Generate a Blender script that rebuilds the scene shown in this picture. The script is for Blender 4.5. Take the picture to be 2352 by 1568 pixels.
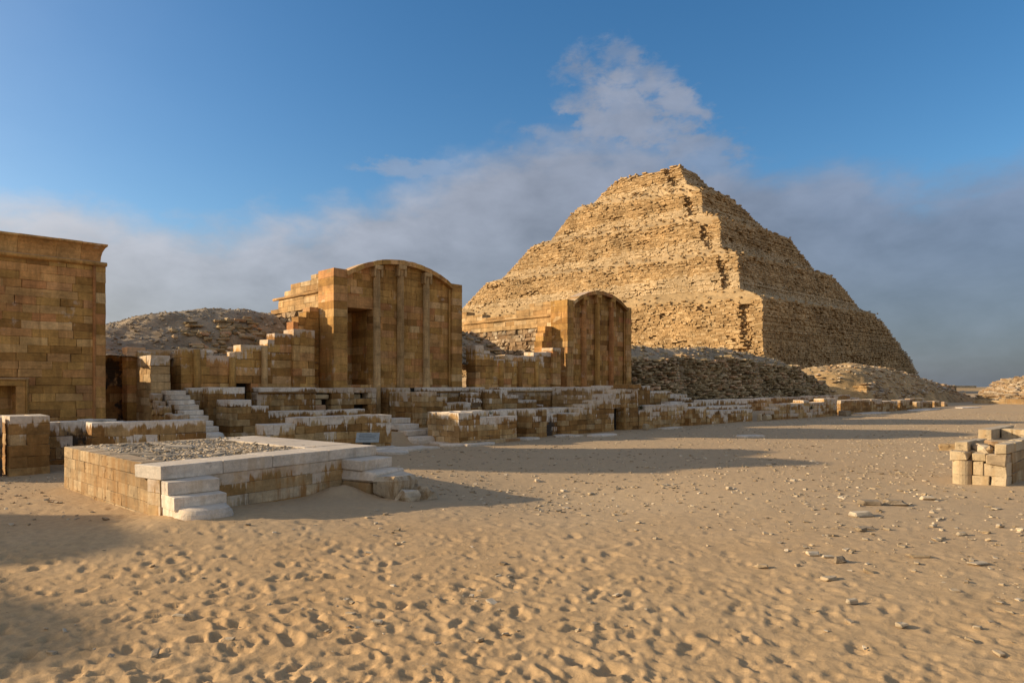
import bpy, math, random
import numpy as np
from mathutils import Vector

for o in list(bpy.data.objects):
    bpy.data.objects.remove(o)
SC = bpy.context.scene
COL = SC.collection
R = math.radians

# ------------------------------------------------------------------ camera, sky, sun, exposure
# world axes: X east, Y north, Z up; the photographer stands at the origin
cam_d = bpy.data.cameras.new('camera')
cam = bpy.data.objects.new('camera', cam_d)
COL.objects.link(cam)
cam.location = (0, 0, 1.7)
cam.rotation_euler = (R(90), 0, R(45.6))
cam_d.sensor_width = 36
cam_d.lens = 690 * 36 / 1024
cam_d.shift_y = 45.3 / 1024
cam_d.clip_start = 0.1
cam_d.clip_end = 9000
SC.camera = cam

SUN_EL = R(17.2)
SUN_DIR = Vector((-0.721 * math.cos(SUN_EL), -0.693 * math.cos(SUN_EL), math.sin(SUN_EL)))
sun_d = bpy.data.lights.new('sun', 'SUN')
sun_d.energy = 4.0
sun_d.angle = R(0.6)
sun_d.color = (1.0, 0.80, 0.55)
sun = bpy.data.objects.new('sun', sun_d)
sun.rotation_euler = (-SUN_DIR).to_track_quat('-Z', 'Y').to_euler()
COL.objects.link(sun)

SC.view_settings.view_transform = 'Standard'
SC.view_settings.look = 'None'
SC.view_settings.exposure = 0.8
SC.view_settings.gamma = 1
SC.view_settings.use_curve_mapping = False


class NT:
    """small helper to write node trees"""
    def __init__(self, tree):
        self.t = tree

    def n(self, typ, **kw):
        nd = self.t.nodes.new(typ)
        for k, v in kw.items():
            setattr(nd, k, v)
        return nd

    def l(self, a, b):
        self.t.links.new(a, b)

    def put(self, sock, v):
        if isinstance(v, bpy.types.NodeSocket):
            self.l(v, sock)
        else:
            sock.default_value = v

    def math(self, op, a, b=None, c=None, clamp=False):
        nd = self.n('ShaderNodeMath', operation=op, use_clamp=clamp)
        for i, v in enumerate((a, b, c)):
            if v is not None:
                self.put(nd.inputs[i], v)
        return nd.outputs[0]

    def vmath(self, op, a, b=None):
        nd = self.n('ShaderNodeVectorMath', operation=op)
        self.put(nd.inputs[0], a)
        if b is not None:
            self.put(nd.inputs[1], b)
        return nd.outputs['Value'] if op == 'DOT_PRODUCT' else nd.outputs[0]

    def mix(self, f, a, b, mode='MIX'):
        nd = self.n('ShaderNodeMix', data_type='RGBA', blend_type=mode)
        nd.clamp_factor = True
        self.put(nd.inputs[0], f)
        for i, v in ((6, a), (7, b)):
            if isinstance(v, (tuple, list)) and len(v) == 3:
                v = (*v, 1)
            self.put(nd.inputs[i], v)
        return nd.outputs[2]

    def ramp(self, f, stops, interp='LINEAR'):
        nd = self.n('ShaderNodeValToRGB')
        cr = nd.color_ramp
        cr.interpolation = interp
        while len(cr.elements) > 1:
            cr.elements.remove(cr.elements[-1])
        for i, (p, c) in enumerate(stops):
            if not isinstance(c, (tuple, list)):
                c = (c, c, c)
            e = cr.elements[0] if i == 0 else cr.elements.new(p)
            e.position = p
            e.color = (*c[:3], 1)
        self.put(nd.inputs[0], f)
        return nd.outputs[0]

    def smooth(self, x, a, b, c=0.0, d=1.0):
        nd = self.n('ShaderNodeMapRange', interpolation_type='SMOOTHSTEP')
        for i, v in enumerate((x, a, b, c, d)):
            self.put(nd.inputs[i], v)
        return nd.outputs[0]

    def noise(self, vec, scale, detail=4, rough=0.55, dist=0.0, out=0):
        nd = self.n('ShaderNodeTexNoise')
        self.put(nd.inputs['Vector'], vec)
        nd.inputs['Scale'].default_value = scale
        nd.inputs['Detail'].default_value = detail
        nd.inputs['Roughness'].default_value = rough
        nd.inputs['Distortion'].default_value = dist
        return nd.outputs[out]

    def scale3(self, vec, s):
        return self.vmath('MULTIPLY', vec, s)


# ---- world: clear evening sky with a bank of thin grey cloud
w = bpy.data.worlds.new('World')
SC.world = w
w.use_nodes = True
w.node_tree.nodes.clear()
T = NT(w.node_tree)
sky = T.n('ShaderNodeTexSky')
sky.sky_type = 'NISHITA'
sky.sun_disc = False
sky.sun_elevation = SUN_EL
sky.sun_rotation = math.atan2(SUN_DIR.x, SUN_DIR.y)
sky.altitude = 50
sky.air_density = 1.0
sky.dust_density = 1.1
sky.ozone_density = 2.5
tc = T.n('ShaderNodeTexCoord')
d = T.vmath('NORMALIZE', tc.outputs['Generated'])
sep = T.n('ShaderNodeSeparateXYZ')
T.l(d, sep.inputs[0])
elev = T.math('ARCSINE', sep.outputs[2])
# bearing measured from north-west, in units of half turns (0.5 = north-west)
NWv = Vector((-math.sin(R(45.6)), math.cos(R(45.6)), 0))
NEv = Vector((math.cos(R(45.6)), math.sin(R(45.6)), 0))
az = T.math('ARCTAN2', T.vmath('DOT_PRODUCT', d, tuple(NEv)), T.vmath('DOT_PRODUCT', d, tuple(NWv)))
azn = T.math('MULTIPLY_ADD', az, 1 / (2 * math.pi), 0.5)


def px_sky(x, y):          # bearing/elevation of a cloud point, read off the photograph once
    u, v = (x / 2352 * 1024 - 512) / 690, (386.3 - y / 2352 * 1024) / 690
    a = math.atan(u)
    return a / (2 * math.pi) + 0.5, math.atan(v * math.cos(a))


edge_pts = [px_sky(*p) for p in ((0, 500), (150, 480), (330, 535), (560, 540), (800, 490), (1000, 440), (1200, 360),
                                 (1420, 320), (1640, 385), (1800, 410), (2050, 430), (2352, 410))]
edge_pts = [(0.0, 0.2), (0.15, 0.16), (0.3, 0.2)] + edge_pts + [(0.7, 0.22), (0.85, 0.16), (1.0, 0.2)]
edge = T.ramp(azn, [(a, e) for a, e in edge_pts], 'B_SPLINE')
cv = T.vmath('MULTIPLY', d, (1, 1, 2.0))
n_big = T.noise(cv, 5.0, 6, 0.55, 0.4)
n_fine = T.noise(cv, 11.0, 7, 0.55, 0.2)
nn = T.math('ADD', T.math('MULTIPLY', T.math('SUBTRACT', n_big, 0.5), 0.10), T.math('ADD', T.math('MULTIPLY', T.math('SUBTRACT', n_fine, 0.5), 0.09), T.math('MULTIPLY', T.math('SUBTRACT', T.noise(cv, 30.0, 7, 0.6, 0.2), 0.5), 0.035)))
delta = T.math('ADD', T.math('ADD', T.math('SUBTRACT', edge, elev), 0.012), nn)      # >0 inside the bank
bank = T.smooth(delta, -0.035, 0.045)
# one taller wispy tower of cloud rising out of the bank
tower = None
n_puff = T.noise(cv, 26.0, 8, 0.62, 0.15)
wob = T.math('ADD', T.math('MULTIPLY', T.math('SUBTRACT', n_fine, 0.5), 3.2), T.math('MULTIPLY', T.math('SUBTRACT', n_puff, 0.5), 3.6))
for (bx_, by_, rx_, ry_, st_) in ((1385, 135, 0.058, 0.030, 0.5), (1345, 170, 0.05, 0.025, 0.42), (1480, 180, 0.055, 0.030, 0.62), (1350, 225, 0.05, 0.03, 0.5),
                                  (1440, 265, 0.085, 0.050, 0.85), (1530, 295, 0.06, 0.045, 0.75), (1590, 380, 0.08, 0.06, 0.7), (1330, 350, 0.12, 0.05, 0.6), (930, 385, 0.09, 0.014, 0.5)):
    ca, ce = px_sky(bx_, by_)
    da = T.math('DIVIDE', T.math('MULTIPLY', T.math('SUBTRACT', azn, ca), 2 * math.pi), rx_)
    de = T.math('DIVIDE', T.math('SUBTRACT', elev, ce), ry_)
    rr_ = T.math('ADD', T.math('MULTIPLY', da, da), T.math('MULTIPLY', de, de))
    bl = T.smooth(T.math('ADD', T.math('SUBTRACT', 1.0, rr_), wob), -0.25, 0.9, 0.0, st_)
    tower = bl if tower is None else T.math('SUBTRACT', T.math('ADD', tower, bl), T.math('MULTIPLY', tower, bl))
# thin veil higher up
veil = T.smooth(T.math('ADD', T.math('MULTIPLY', T.noise(T.vmath('MULTIPLY', d, (1, 1, 5)), 2.2, 6, 0.6, 0.8), 1.0),
                       T.math('MULTIPLY', elev, -0.9)), 0.3, 0.62, 0.0, 0.35)
fill_deck = T.smooth(T.math('ABSOLUTE', az), 0.85, 1.8, 0.0, 0.6)  # cloud outside the view, added as fill for the shaded east faces
fill_deck = T.math('MULTIPLY', T.math('ADD', fill_deck, 0.15), T.smooth(n_big, 0.3, 0.62))
fill_deck = T.math('MULTIPLY', fill_deck, T.smooth(T.math('ABSOLUTE', az), 0.75, 1.2))
fill_deck = T.math('MULTIPLY', fill_deck, T.smooth(elev, 0.0, 0.2))
mask = T.math('MAXIMUM', T.math('MAXIMUM', bank, tower), T.math('MAXIMUM', veil, fill_deck))
# hazy glow of the low sun through thin cloud
sund = T.math('MAXIMUM', T.vmath('DOT_PRODUCT', d, tuple(SUN_DIR)), 0.0)
glow = T.math('POWER', sund, 5.0)
mask = T.math('MAXIMUM', mask, T.math('MULTIPLY', glow, 0.85))
mask = T.math('MULTIPLY', mask, 0.86)
# cloud brightness: brighter near its upper rim and to the west, heavier and bluer to the north
rim = T.smooth(delta, 0.0, 0.24, 1.0, 0.0)
west = T.smooth(azn, 0.42, 0.62, 1.0, 0.0)
ccol = T.mix(west, (0.80, 0.95, 1.25), (1.75, 1.82, 2.05))
ccol2 = T.mix(west, (1.15, 1.42, 2.0), (2.5, 2.55, 2.85))
ccol = T.mix(rim, ccol, ccol2)
ccol = T.mix(T.smooth(T.math('ABSOLUTE', az), 0.75, 1.7), ccol, (4.4, 4.15, 3.95))  # cloud out of view made brighter to lift the shaded faces
ccol = T.mix(1.0, ccol, T.ramp(n_fine, [(0.3, 0.80), (0.7, 1.18)]), 'MULTIPLY')
ccol = T.mix(glow, ccol, (11.0, 8.8, 6.4))
hs = T.n('ShaderNodeHueSaturation')
hs.inputs['Saturation'].default_value = 1.28
hs.inputs['Value'].default_value = 0.93
T.l(sky.outputs[0], hs.inputs['Color'])
skyc = T.mix(mask, hs.outputs[0], ccol)
bg = T.n('ShaderNodeBackground')
bg.inputs['Strength'].default_value = 0.1
T.l(skyc, bg.inputs[0])
wo = T.n('ShaderNodeOutputWorld')
T.l(bg.outputs[0], wo.inputs[0])

# ------------------------------------------------------------------ numpy noise
def _hash(ix, iy, seed):
    h = (ix.astype(np.int64) * 374761393 + iy.astype(np.int64) * 668265263 + seed * 982451653) & 0x7fffffff
    h = ((h ^ (h >> 13)) * 1274126177) & 0x7fffffff
    h = h ^ (h >> 16)
    return (h & 0xffffff) / float(0xffffff)


def vnoise(x, y, seed=0):
    x = np.asarray(x, float); y = np.asarray(y, float)
    ix, iy = np.floor(x), np.floor(y)
    fx, fy = x - ix, y - iy
    fx, fy = fx * fx * (3 - 2 * fx), fy * fy * (3 - 2 * fy)
    a, b = _hash(ix, iy, seed), _hash(ix + 1, iy, seed)
    c, e = _hash(ix, iy + 1, seed), _hash(ix + 1, iy + 1, seed)
    return (a * (1 - fx) + b * fx) * (1 - fy) + (c * (1 - fx) + e * fx) * fy - 0.5


def fbm(x, y, oct=4, seed=0, gain=0.5):
    s, amp = 0, 1.0
    for i in range(oct):
        s = s + amp * vnoise(np.asarray(x) * 2 ** i, np.asarray(y) * 2 ** i, seed + i * 17)
        amp *= gain
    return s


def sstep(a, b, x):
    t = np.clip((np.asarray(x, float) - a) / (b - a), 0, 1)
    return t * t * (3 - 2 * t)


# ------------------------------------------------------------------ objects
def tag(o, label=None, cat=None, group=None, kind=None):
    if label: o['label'] = label
    if cat: o['category'] = cat
    if group: o['group'] = group
    if kind: o['kind'] = kind
    return o


def thing(name, label, cat, loc=(0, 0, 0), group=None, rz=0.0):
    o = bpy.data.objects.new(name, None)
    o.empty_display_size = 0.2
    o.location = loc
    o.rotation_euler = (0, 0, rz)
    COL.objects.link(o)
    return tag(o, label, cat, group)


def link(name, me, parent=None, loc=(0, 0, 0), rz=0.0, mat=None):
    """link a mesh object; loc/rz are WORLD values, parents are unrotated empties"""
    o = bpy.data.objects.new(name, me)
    if mat and not me.materials:
        me.materials.append(mat)
    COL.objects.link(o)
    if parent:
        o.parent = parent
        pl = Vector(parent.location)
        if parent.parent:
            pl = pl + Vector(parent.parent.location)
        o.location = Vector(loc) - pl
    else:
        o.location = loc
    o.rotation_euler = (0, 0, rz)
    return o


def mesh_from(name, verts, faces, mat=None, smooth=False):
    me = bpy.data.meshes.new(name)
    me.from_pydata([tuple(v) for v in verts], [], faces)
    me.update()
    if mat: me.materials.append(mat)
    if smooth:
        me.polygons.foreach_set('use_smooth', [True] * len(me.polygons))
    return me


def mesh_np(name, verts, faces_list, mat=None, smooth=False):
    """verts (N,3); faces_list: list of int arrays (M,k)"""
    me = bpy.data.meshes.new(name)
    verts = np.asarray(verts, np.float32).reshape(-1, 3)
    me.vertices.add(len(verts))
    me.vertices.foreach_set('co', verts.ravel())
    idx = np.concatenate([f.ravel() for f in faces_list]).astype(np.int32)
    tot = np.concatenate([np.full(len(f), f.shape[1]) for f in faces_list]).astype(np.int32)
    st = np.concatenate([[0], np.cumsum(tot)[:-1]]).astype(np.int32)
    me.loops.add(len(idx))
    me.loops.foreach_set('vertex_index', idx)
    me.polygons.add(len(tot))
    me.polygons.foreach_set('loop_start', st)
    me.polygons.foreach_set('loop_total', tot)
    me.polygons.foreach_set('use_smooth', np.full(len(tot), smooth))
    me.update(calc_edges=True)
    me.validate()
    if mat: me.materials.append(mat)
    return me


# chamfered box template: 24 vertices, 26 faces, 44 triangles
_CORN = [(sx, sy, sz) for sx in (-1, 1) for sy in (-1, 1) for sz in (-1, 1)]
_TV = [(c, a) for c in _CORN for a in range(3)]
_IDX = {(c, a): i for i, (c, a) in enumerate(_TV)}


def _tmpl():
    F = []
    for a in range(3):
        for s in (-1, 1):
            F.append([_IDX[(c, a)] for c in _CORN if c[a] == s])
    for a in range(3):
        for b in range(a + 1, 3):
            c3 = 3 - a - b
            for sa in (-1, 1):
                for sb in (-1, 1):
                    cs = [c for c in _CORN if c[a] == sa and c[b] == sb]
                    F.append([_IDX[(cs[0], a)], _IDX[(cs[1], a)], _IDX[(cs[1], b)], _IDX[(cs[0], b)]])
    for c in _CORN:
        F.append([_IDX[(c, 0)], _IDX[(c, 1)], _IDX[(c, 2)]])
    P = np.array([[c[k] * (1.0 if k == a else 0.8) for k in range(3)] for c, a in _TV])
    out = []
    for f in F:
        ctr = P[f].mean(0)
        # order around the centre, outward
        nrm = ctr / np.linalg.norm(ctr)
        t = np.cross(nrm, [0.3, 0.5, 0.81]); t /= np.linalg.norm(t)
        b = np.cross(nrm, t)
        ang = [math.atan2(np.dot(P[i] - ctr, b), np.dot(P[i] - ctr, t)) for i in f]
        out.append([i for _, i in sorted(zip(ang, f))])
    return out


TF = _tmpl()
TQ = np.array([f for f in TF if len(f) == 4])
TT = np.array([f for f in TF if len(f) == 3])
TS = np.array([c for c, a in _TV], float)
TA = np.array([a for c, a in _TV])


def cboxes(half, ch, rng, jit=0.0):
    """(N,24,3) chamfered boxes centred on 0. half (N,3), ch (N,) chamfer, jit relative jitter"""
    half = np.atleast_2d(np.asarray(half, float))
    N = len(half)
    ch = np.broadcast_to(np.asarray(ch, float), (N,))
    inner = np.maximum(half - ch[:, None], half * 0.25)
    V = np.empty((N, 24, 3))
    for k in range(3):
        full = (TA == k)
        V[:, :, k] = TS[None, :, k] * np.where(full[None, :], half[:, None, k], inner[:, None, k])
    if jit:
        V += rng.normal(0, 1, (N, 8, 3)).repeat(3, axis=1) * (half[:, None, :] * jit)
    return V


def cbox_faces(N, off=0):
    base = (np.arange(N) * 24 + off)[:, None, None]
    return [(TQ[None] + base).reshape(-1, 4), (TT[None] + base).reshape(-1, 3)]


BQ = np.array([[0, 2, 3, 1], [4, 5, 7, 6], [0, 1, 5, 4], [2, 6, 7, 3], [0, 4, 6, 2], [1, 3, 7, 5]])


def box_verts(x0, x1, y0, y1, z0, z1):
    return np.array([(x, y, z) for x in (x0, x1) for y in (y0, y1) for z in (z0, z1)], float)


def boxes_mesh(name, boxes, mat):
    V = np.concatenate([box_verts(*b) for b in boxes])
    F = np.concatenate([BQ + 8 * i for i in range(len(boxes))])
    return mesh_np(name, V, [F], mat)


_cache = {}


def cmesh(wd, dp, ht, mat, rng, ch=0.008, jit=0.004, q=0.02, nvar=3):
    """chamfered block mesh, origin at its lower centre; alike blocks share one mesh"""
    key = (round(wd / q), round(dp / q), round(ht / q), mat.name, ch, rng.integers(nvar))
    if key not in _cache:
        h = np.array([[wd / 2, dp / 2, ht / 2]])
        V = cboxes(h, ch, rng)
        V += rng.normal(0, jit, (1, 8, 3)).repeat(3, axis=1)
        V[:, :, 2] += ht / 2
        _cache[key] = mesh_np('block', V, cbox_faces(1), mat)
    return _cache[key]


# ------------------------------------------------------------------ materials
def mat_stone(name, stops, rough=0.9, grime=0.5, grime_col=(0.16, 0.085, 0.03), salt_col=(0.72, 0.63, 0.51),
              dust=(0.54, 0.475, 0.385), dust_amt=0.65, bump=0.5, pits=0.0, mold=0.0, strata=0.35, patch=0.0, nscale=1.0, var=0.45):
    m = bpy.data.materials.new(name)
    m.use_nodes = True
    m.node_tree.nodes.clear()
    T = NT(m.node_tree)
    geo = T.n('ShaderNodeNewGeometry')
    oi = T.n('ShaderNodeObjectInfo')
    P = geo.outputs['Position']
    rnd = T.math('FRACT', T.math('ADD', oi.outputs['Random'], geo.outputs['Random Per Island']))
    col = T.ramp(rnd, stops)
    n1 = T.noise(P, 2.3 * nscale, 6, 0.6)
    n2 = T.noise(P, 17 * nscale, 5, 0.65)
    n3 = T.noise(T.scale3(P, (1.3, 1.3, 11)), 1.6 * nscale, 4, 0.6)
    n4 = T.noise(P, 90 * nscale, 3, 0.6)
    col = T.mix(1.0, col, T.ramp(n1, [(0.3, 1 - var), (0.7, 1 + var * 0.7)]), 'MULTIPLY')
    n0 = T.noise(P, 0.55 * nscale, 5, 0.6)
    col = T.mix(0.8, col, T.ramp(n0, [(0.33, 0.72), (0.66, 1.22)]), 'MULTIPLY')
    col = T.mix(strata, col, T.ramp(n3, [(0.3, 0.6), (0.68, 1.3)]), 'MULTIPLY')
    col = T.mix(0.5, col, T.ramp(n2, [(0.3, 0.65), (0.7, 1.3)]), 'MULTIPLY')
    col = T.mix(0.35, col, T.ramp(n4, [(0.3, 0.6), (0.7, 1.35)]), 'MULTIPLY')
    streak = T.noise(T.scale3(P, (6.5, 6.5, 0.55)), 1.0, 5, 0.65)
    # dark damp runs
    g = T.smooth(T.math('ADD', T.math('MULTIPLY', streak, 0.7), T.math('MULTIPLY', n1, 0.5)), 0.58, 0.72)
    col = T.mix(T.math('MULTIPLY', g, grime), col, grime_col)
    # pale lime patches
    if patch:
        pm = T.smooth(T.noise(P, 1.7, 7, 0.7), 0.62, 0.68)
        col = T.mix(T.math('MULTIPLY', pm, patch), col, salt_col)
    if mold:
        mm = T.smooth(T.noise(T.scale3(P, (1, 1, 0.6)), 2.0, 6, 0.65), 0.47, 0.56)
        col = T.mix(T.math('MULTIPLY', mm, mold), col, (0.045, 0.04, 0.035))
    # lime running down from the top of the wall
    at = T.n('ShaderNodeAttribute', attribute_type='OBJECT', attribute_name='top_z')
    sl = T.n('ShaderNodeAttribute', attribute_type='OBJECT', attribute_name='salt')
    sp = T.n('ShaderNodeSeparateXYZ')
    T.l(P, sp.inputs[0])
    dtop = T.math('SUBTRACT', at.outputs['Fac'], sp.outputs[2])
    s2 = T.noise(T.scale3(P, (9, 9, 0.5)), 1.0, 6, 0.7)
    s3 = T.noise(P, 1.1, 3, 0.5)
    run = T.math('MULTIPLY_ADD', T.smooth(T.math('ADD', T.math('MULTIPLY', s2, 0.65), T.math('MULTIPLY', s3, 0.45)), 0.42, 0.76), 0.55, 0.045)
    own = T.math('FRACT', T.math('MULTIPLY', rnd, 7.31))
    run = T.math('MULTIPLY', run, T.math('MULTIPLY_ADD', T.math('MULTIPLY', own, own), 1.4, 0.38))
    sm = T.smooth(T.math('SUBTRACT', run, dtop), -0.02, 0.05, 0.0, T.smooth(T.noise(P, 2.6, 5, 0.65), 0.34, 0.52, 0.45, 1.0))
    sm = T.math('MULTIPLY', sm, sl.outputs['Fac'], clamp=True)
    col = T.mix(T.math('MULTIPLY', sm, 0.9), col, T.mix(0.6, salt_col, T.ramp(n2, [(0.3, 0.7), (0.7, 1.2)]), 'MULTIPLY'))
    # wind-blown dust on upward faces
    ns = T.n('ShaderNodeSeparateXYZ')
    T.l(geo.outputs['True Normal'], ns.inputs[0])
    up = T.smooth(ns.outputs[2], 0.8, 0.97)
    col = T.mix(T.math('MULTIPLY', up, dust_amt), col, dust)
    if pits:
        pt = T.smooth(T.noise(P, 6.5, 5, 0.75), 0.62, 0.68)
        col = T.mix(T.math('MULTIPLY', pt, pits), col, (0.16, 0.10, 0.05))
    bs = T.n('ShaderNodeBsdfPrincipled')
    T.l(col, bs.inputs['Base Color'])
    bs.inputs['Roughness'].default_value = rough
    bs.inputs['Specular IOR Level'].default_value = 0.2
    h = T.math('ADD', T.math('MULTIPLY', n2, 0.6), T.math('ADD', T.math('MULTIPLY', n4, 0.3), T.math('MULTIPLY', n3, 0.5)))
    if pits:
        h = T.math('SUBTRACT', h, T.math('MULTIPLY', pt, 1.2))
    bp = T.n('ShaderNodeBump')
    bp.inputs['Strength'].default_value = bump
    bp.inputs['Distance'].default_value = 0.02 / nscale
    T.l(h, bp.inputs['Height'])
    T.l(bp.outputs[0], bs.inputs['Normal'])
    out = T.n('ShaderNodeOutputMaterial')
    T.l(bs.outputs[0], out.inputs[0])
    return m


BROWN = [(0.0, (0.22, 0.10, 0.028)), (0.12, (0.33, 0.165, 0.042)), (0.3, (0.42, 0.225, 0.062)), (0.5, (0.48, 0.27, 0.08)),
         (0.62, (0.50, 0.235, 0.08)), (0.76, (0.55, 0.335, 0.13)), (0.88, (0.44, 0.18, 0.065)), (1.0, (0.64, 0.43, 0.20))]
LOWBR = [(0.0, (0.22, 0.11, 0.03)), (0.25, (0.32, 0.165, 0.05)), (0.5, (0.38, 0.21, 0.07)), (0.75, (0.45, 0.28, 0.11)), (1.0, (0.52, 0.36, 0.18))]
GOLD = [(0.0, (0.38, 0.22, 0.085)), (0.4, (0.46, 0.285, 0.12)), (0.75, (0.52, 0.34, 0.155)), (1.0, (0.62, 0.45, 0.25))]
PALE = [(0.0, (0.29, 0.185, 0.085)), (0.5, (0.35, 0.235, 0.115)), (1.0, (0.42, 0.31, 0.175))]
WHITE = [(0.0, (0.58, 0.485, 0.37)), (1.0, (0.70, 0.61, 0.49))]
PYR = [(0.0, (0.30, 0.185, 0.08)), (0.3, (0.39, 0.25, 0.11)), (0.7, (0.47, 0.31, 0.145)), (1.0, (0.56, 0.40, 0.21))]
RUB = [(0.0, (0.25, 0.18, 0.09)), (0.4, (0.37, 0.275, 0.145)), (0.75, (0.47, 0.35, 0.195)), (0.9, (0.50, 0.30, 0.16)), (1.0, (0.60, 0.47, 0.30))]

M_CH = mat_stone('chapel limestone', [(p, tuple(0.82 * v * f + 0.18 * u for v, f, u in zip(c, (1.06, 1.08, 1.08), (0.50, 0.275, 0.08)))) for p, c in BROWN], grime=0.45, patch=0.25)
M_CH3 = mat_stone('weathered chapel limestone', [(p, tuple(v * 0.9 for v in c)) for p, c in BROWN], grime=0.7, patch=0.15)
M_COL = mat_stone('column limestone', [(0, (0.46, 0.29, 0.125)), (1, (0.54, 0.36, 0.17))], grime=0.5)
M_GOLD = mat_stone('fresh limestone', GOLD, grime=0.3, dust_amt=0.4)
M_LOW = mat_stone('stained limestone', LOWBR, grime=0.6, patch=0.45, grime_col=(0.15, 0.07, 0.018))
M_MOLD_SHADE = mat_stone('mould and shade dark limestone', LOWBR, grime=0.6, patch=0.9, mold=0.95)  # mould stain; also serves as painted shade on the gap's recess wall
M_PALE = mat_stone('pale limestone', PALE, grime=0.55, grime_col=(0.26, 0.13, 0.035), pits=0.9, dust_amt=0.3, var=0.35, bump=0.8, patch=0.35, salt_col=(0.5, 0.40, 0.27))
M_CAP = mat_stone('white limestone', WHITE, grime=0.35, grime_col=(0.40, 0.26, 0.12), dust=(0.57, 0.49, 0.39), dust_amt=0.5, strata=0.25, var=0.22, bump=0.5, pits=0.2)
M_PYR = mat_stone('pyramid limestone', [(p, tuple(v * 0.86 for v in c)) for p, c in PYR], grime=0.1, dust=(0.36, 0.29, 0.19), dust_amt=0.35, bump=0.6, nscale=0.22, var=0.3, strata=0.2)
M_PYRD = mat_stone('pyramid core rubble', [(0, (0.28, 0.18, 0.085)), (1, (0.38, 0.255, 0.13))], grime=0.2, dust=(0.48, 0.355, 0.2), dust_amt=0.7, bump=1.0, nscale=0.3)
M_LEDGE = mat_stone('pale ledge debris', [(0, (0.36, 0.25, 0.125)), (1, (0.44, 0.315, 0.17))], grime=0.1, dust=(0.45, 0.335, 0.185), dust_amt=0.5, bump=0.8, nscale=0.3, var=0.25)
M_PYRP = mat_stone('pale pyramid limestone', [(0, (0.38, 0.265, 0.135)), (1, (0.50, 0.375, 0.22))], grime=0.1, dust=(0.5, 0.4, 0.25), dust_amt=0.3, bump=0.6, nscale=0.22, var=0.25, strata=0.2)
M_RUB = mat_stone('rubble stone', RUB, grime=0.2, dust=(0.34, 0.275, 0.19), dust_amt=0.4, bump=0.7, var=0.4)
M_CORE = mat_stone('mortar core', [(0, (0.16, 0.10, 0.05)), (1, (0.2, 0.13, 0.07))], grime=0.3, dust_amt=0.4)
M_SCREE = mat_stone('scree', [(0, (0.29, 0.22, 0.14)), (1, (0.36, 0.275, 0.175))], grime=0.1, grime_col=(0.2, 0.16, 0.11), dust=(0.33, 0.275, 0.20), dust_amt=0.5, bump=1.0, nscale=0.8)
M_SCREEL = mat_stone('dry earth', [(0, (0.38, 0.25, 0.115)), (1, (0.45, 0.305, 0.145))], grime=0.1, grime_col=(0.3, 0.2, 0.09), dust=(0.41, 0.28, 0.135), dust_amt=0.5, bump=1.0, nscale=0.5)
M_GRAVEL = mat_stone('gravel', [(0, (0.36, 0.275, 0.175)), (0.5, (0.48, 0.375, 0.245)), (1, (0.62, 0.51, 0.36))], grime=0.0, dust_amt=0.2, dust=(0.42, 0.37, 0.30))
M_CHIP = mat_stone('limestone chips', [(0, (0.28, 0.205, 0.12)), (0.5, (0.40, 0.305, 0.185)), (1, (0.54, 0.44, 0.30))], grime=0.0, dust_amt=0.2)


M_PALEW = mat_stone('cream limestone', [(0, (0.43, 0.325, 0.19)), (1, (0.52, 0.41, 0.26))], pits=0.4, bump=0.9, grime=0.45, grime_col=(0.36, 0.22, 0.09), dust=(0.5, 0.43, 0.33), dust_amt=0.5, var=0.2, strata=0.15)


def mat_plain(name, col, rough=0.6, metal=0.0, bump=0.0):
    m = bpy.data.materials.new(name)
    m.use_nodes = True
    T = NT(m.node_tree)
    bs = m.node_tree.nodes['Principled BSDF']
    geo = T.n('ShaderNodeNewGeometry')
    nz = T.noise(geo.outputs['Position'], 14, 5, 0.6)
    T.l(T.mix(1.0, col, T.ramp(nz, [(0.3, 0.8), (0.7, 1.15)]), 'MULTIPLY'), bs.inputs['Base Color'])
    bs.inputs['Roughness'].default_value = rough
    bs.inputs['Metallic'].default_value = metal
    return m


M_METAL = mat_plain('dark metal', (0.03, 0.03, 0.032), 0.5, 0.6)
M_PANEL = mat_plain('faded sign panel', (0.27, 0.28, 0.255), 0.6)
M_PRINT = mat_plain('faded print', (0.14, 0.15, 0.145), 0.6)
M_SHADE = mat_plain('shade black', (0.02, 0.015, 0.01), 1.0)  # near-black colour standing in for the shade inside openings


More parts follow.
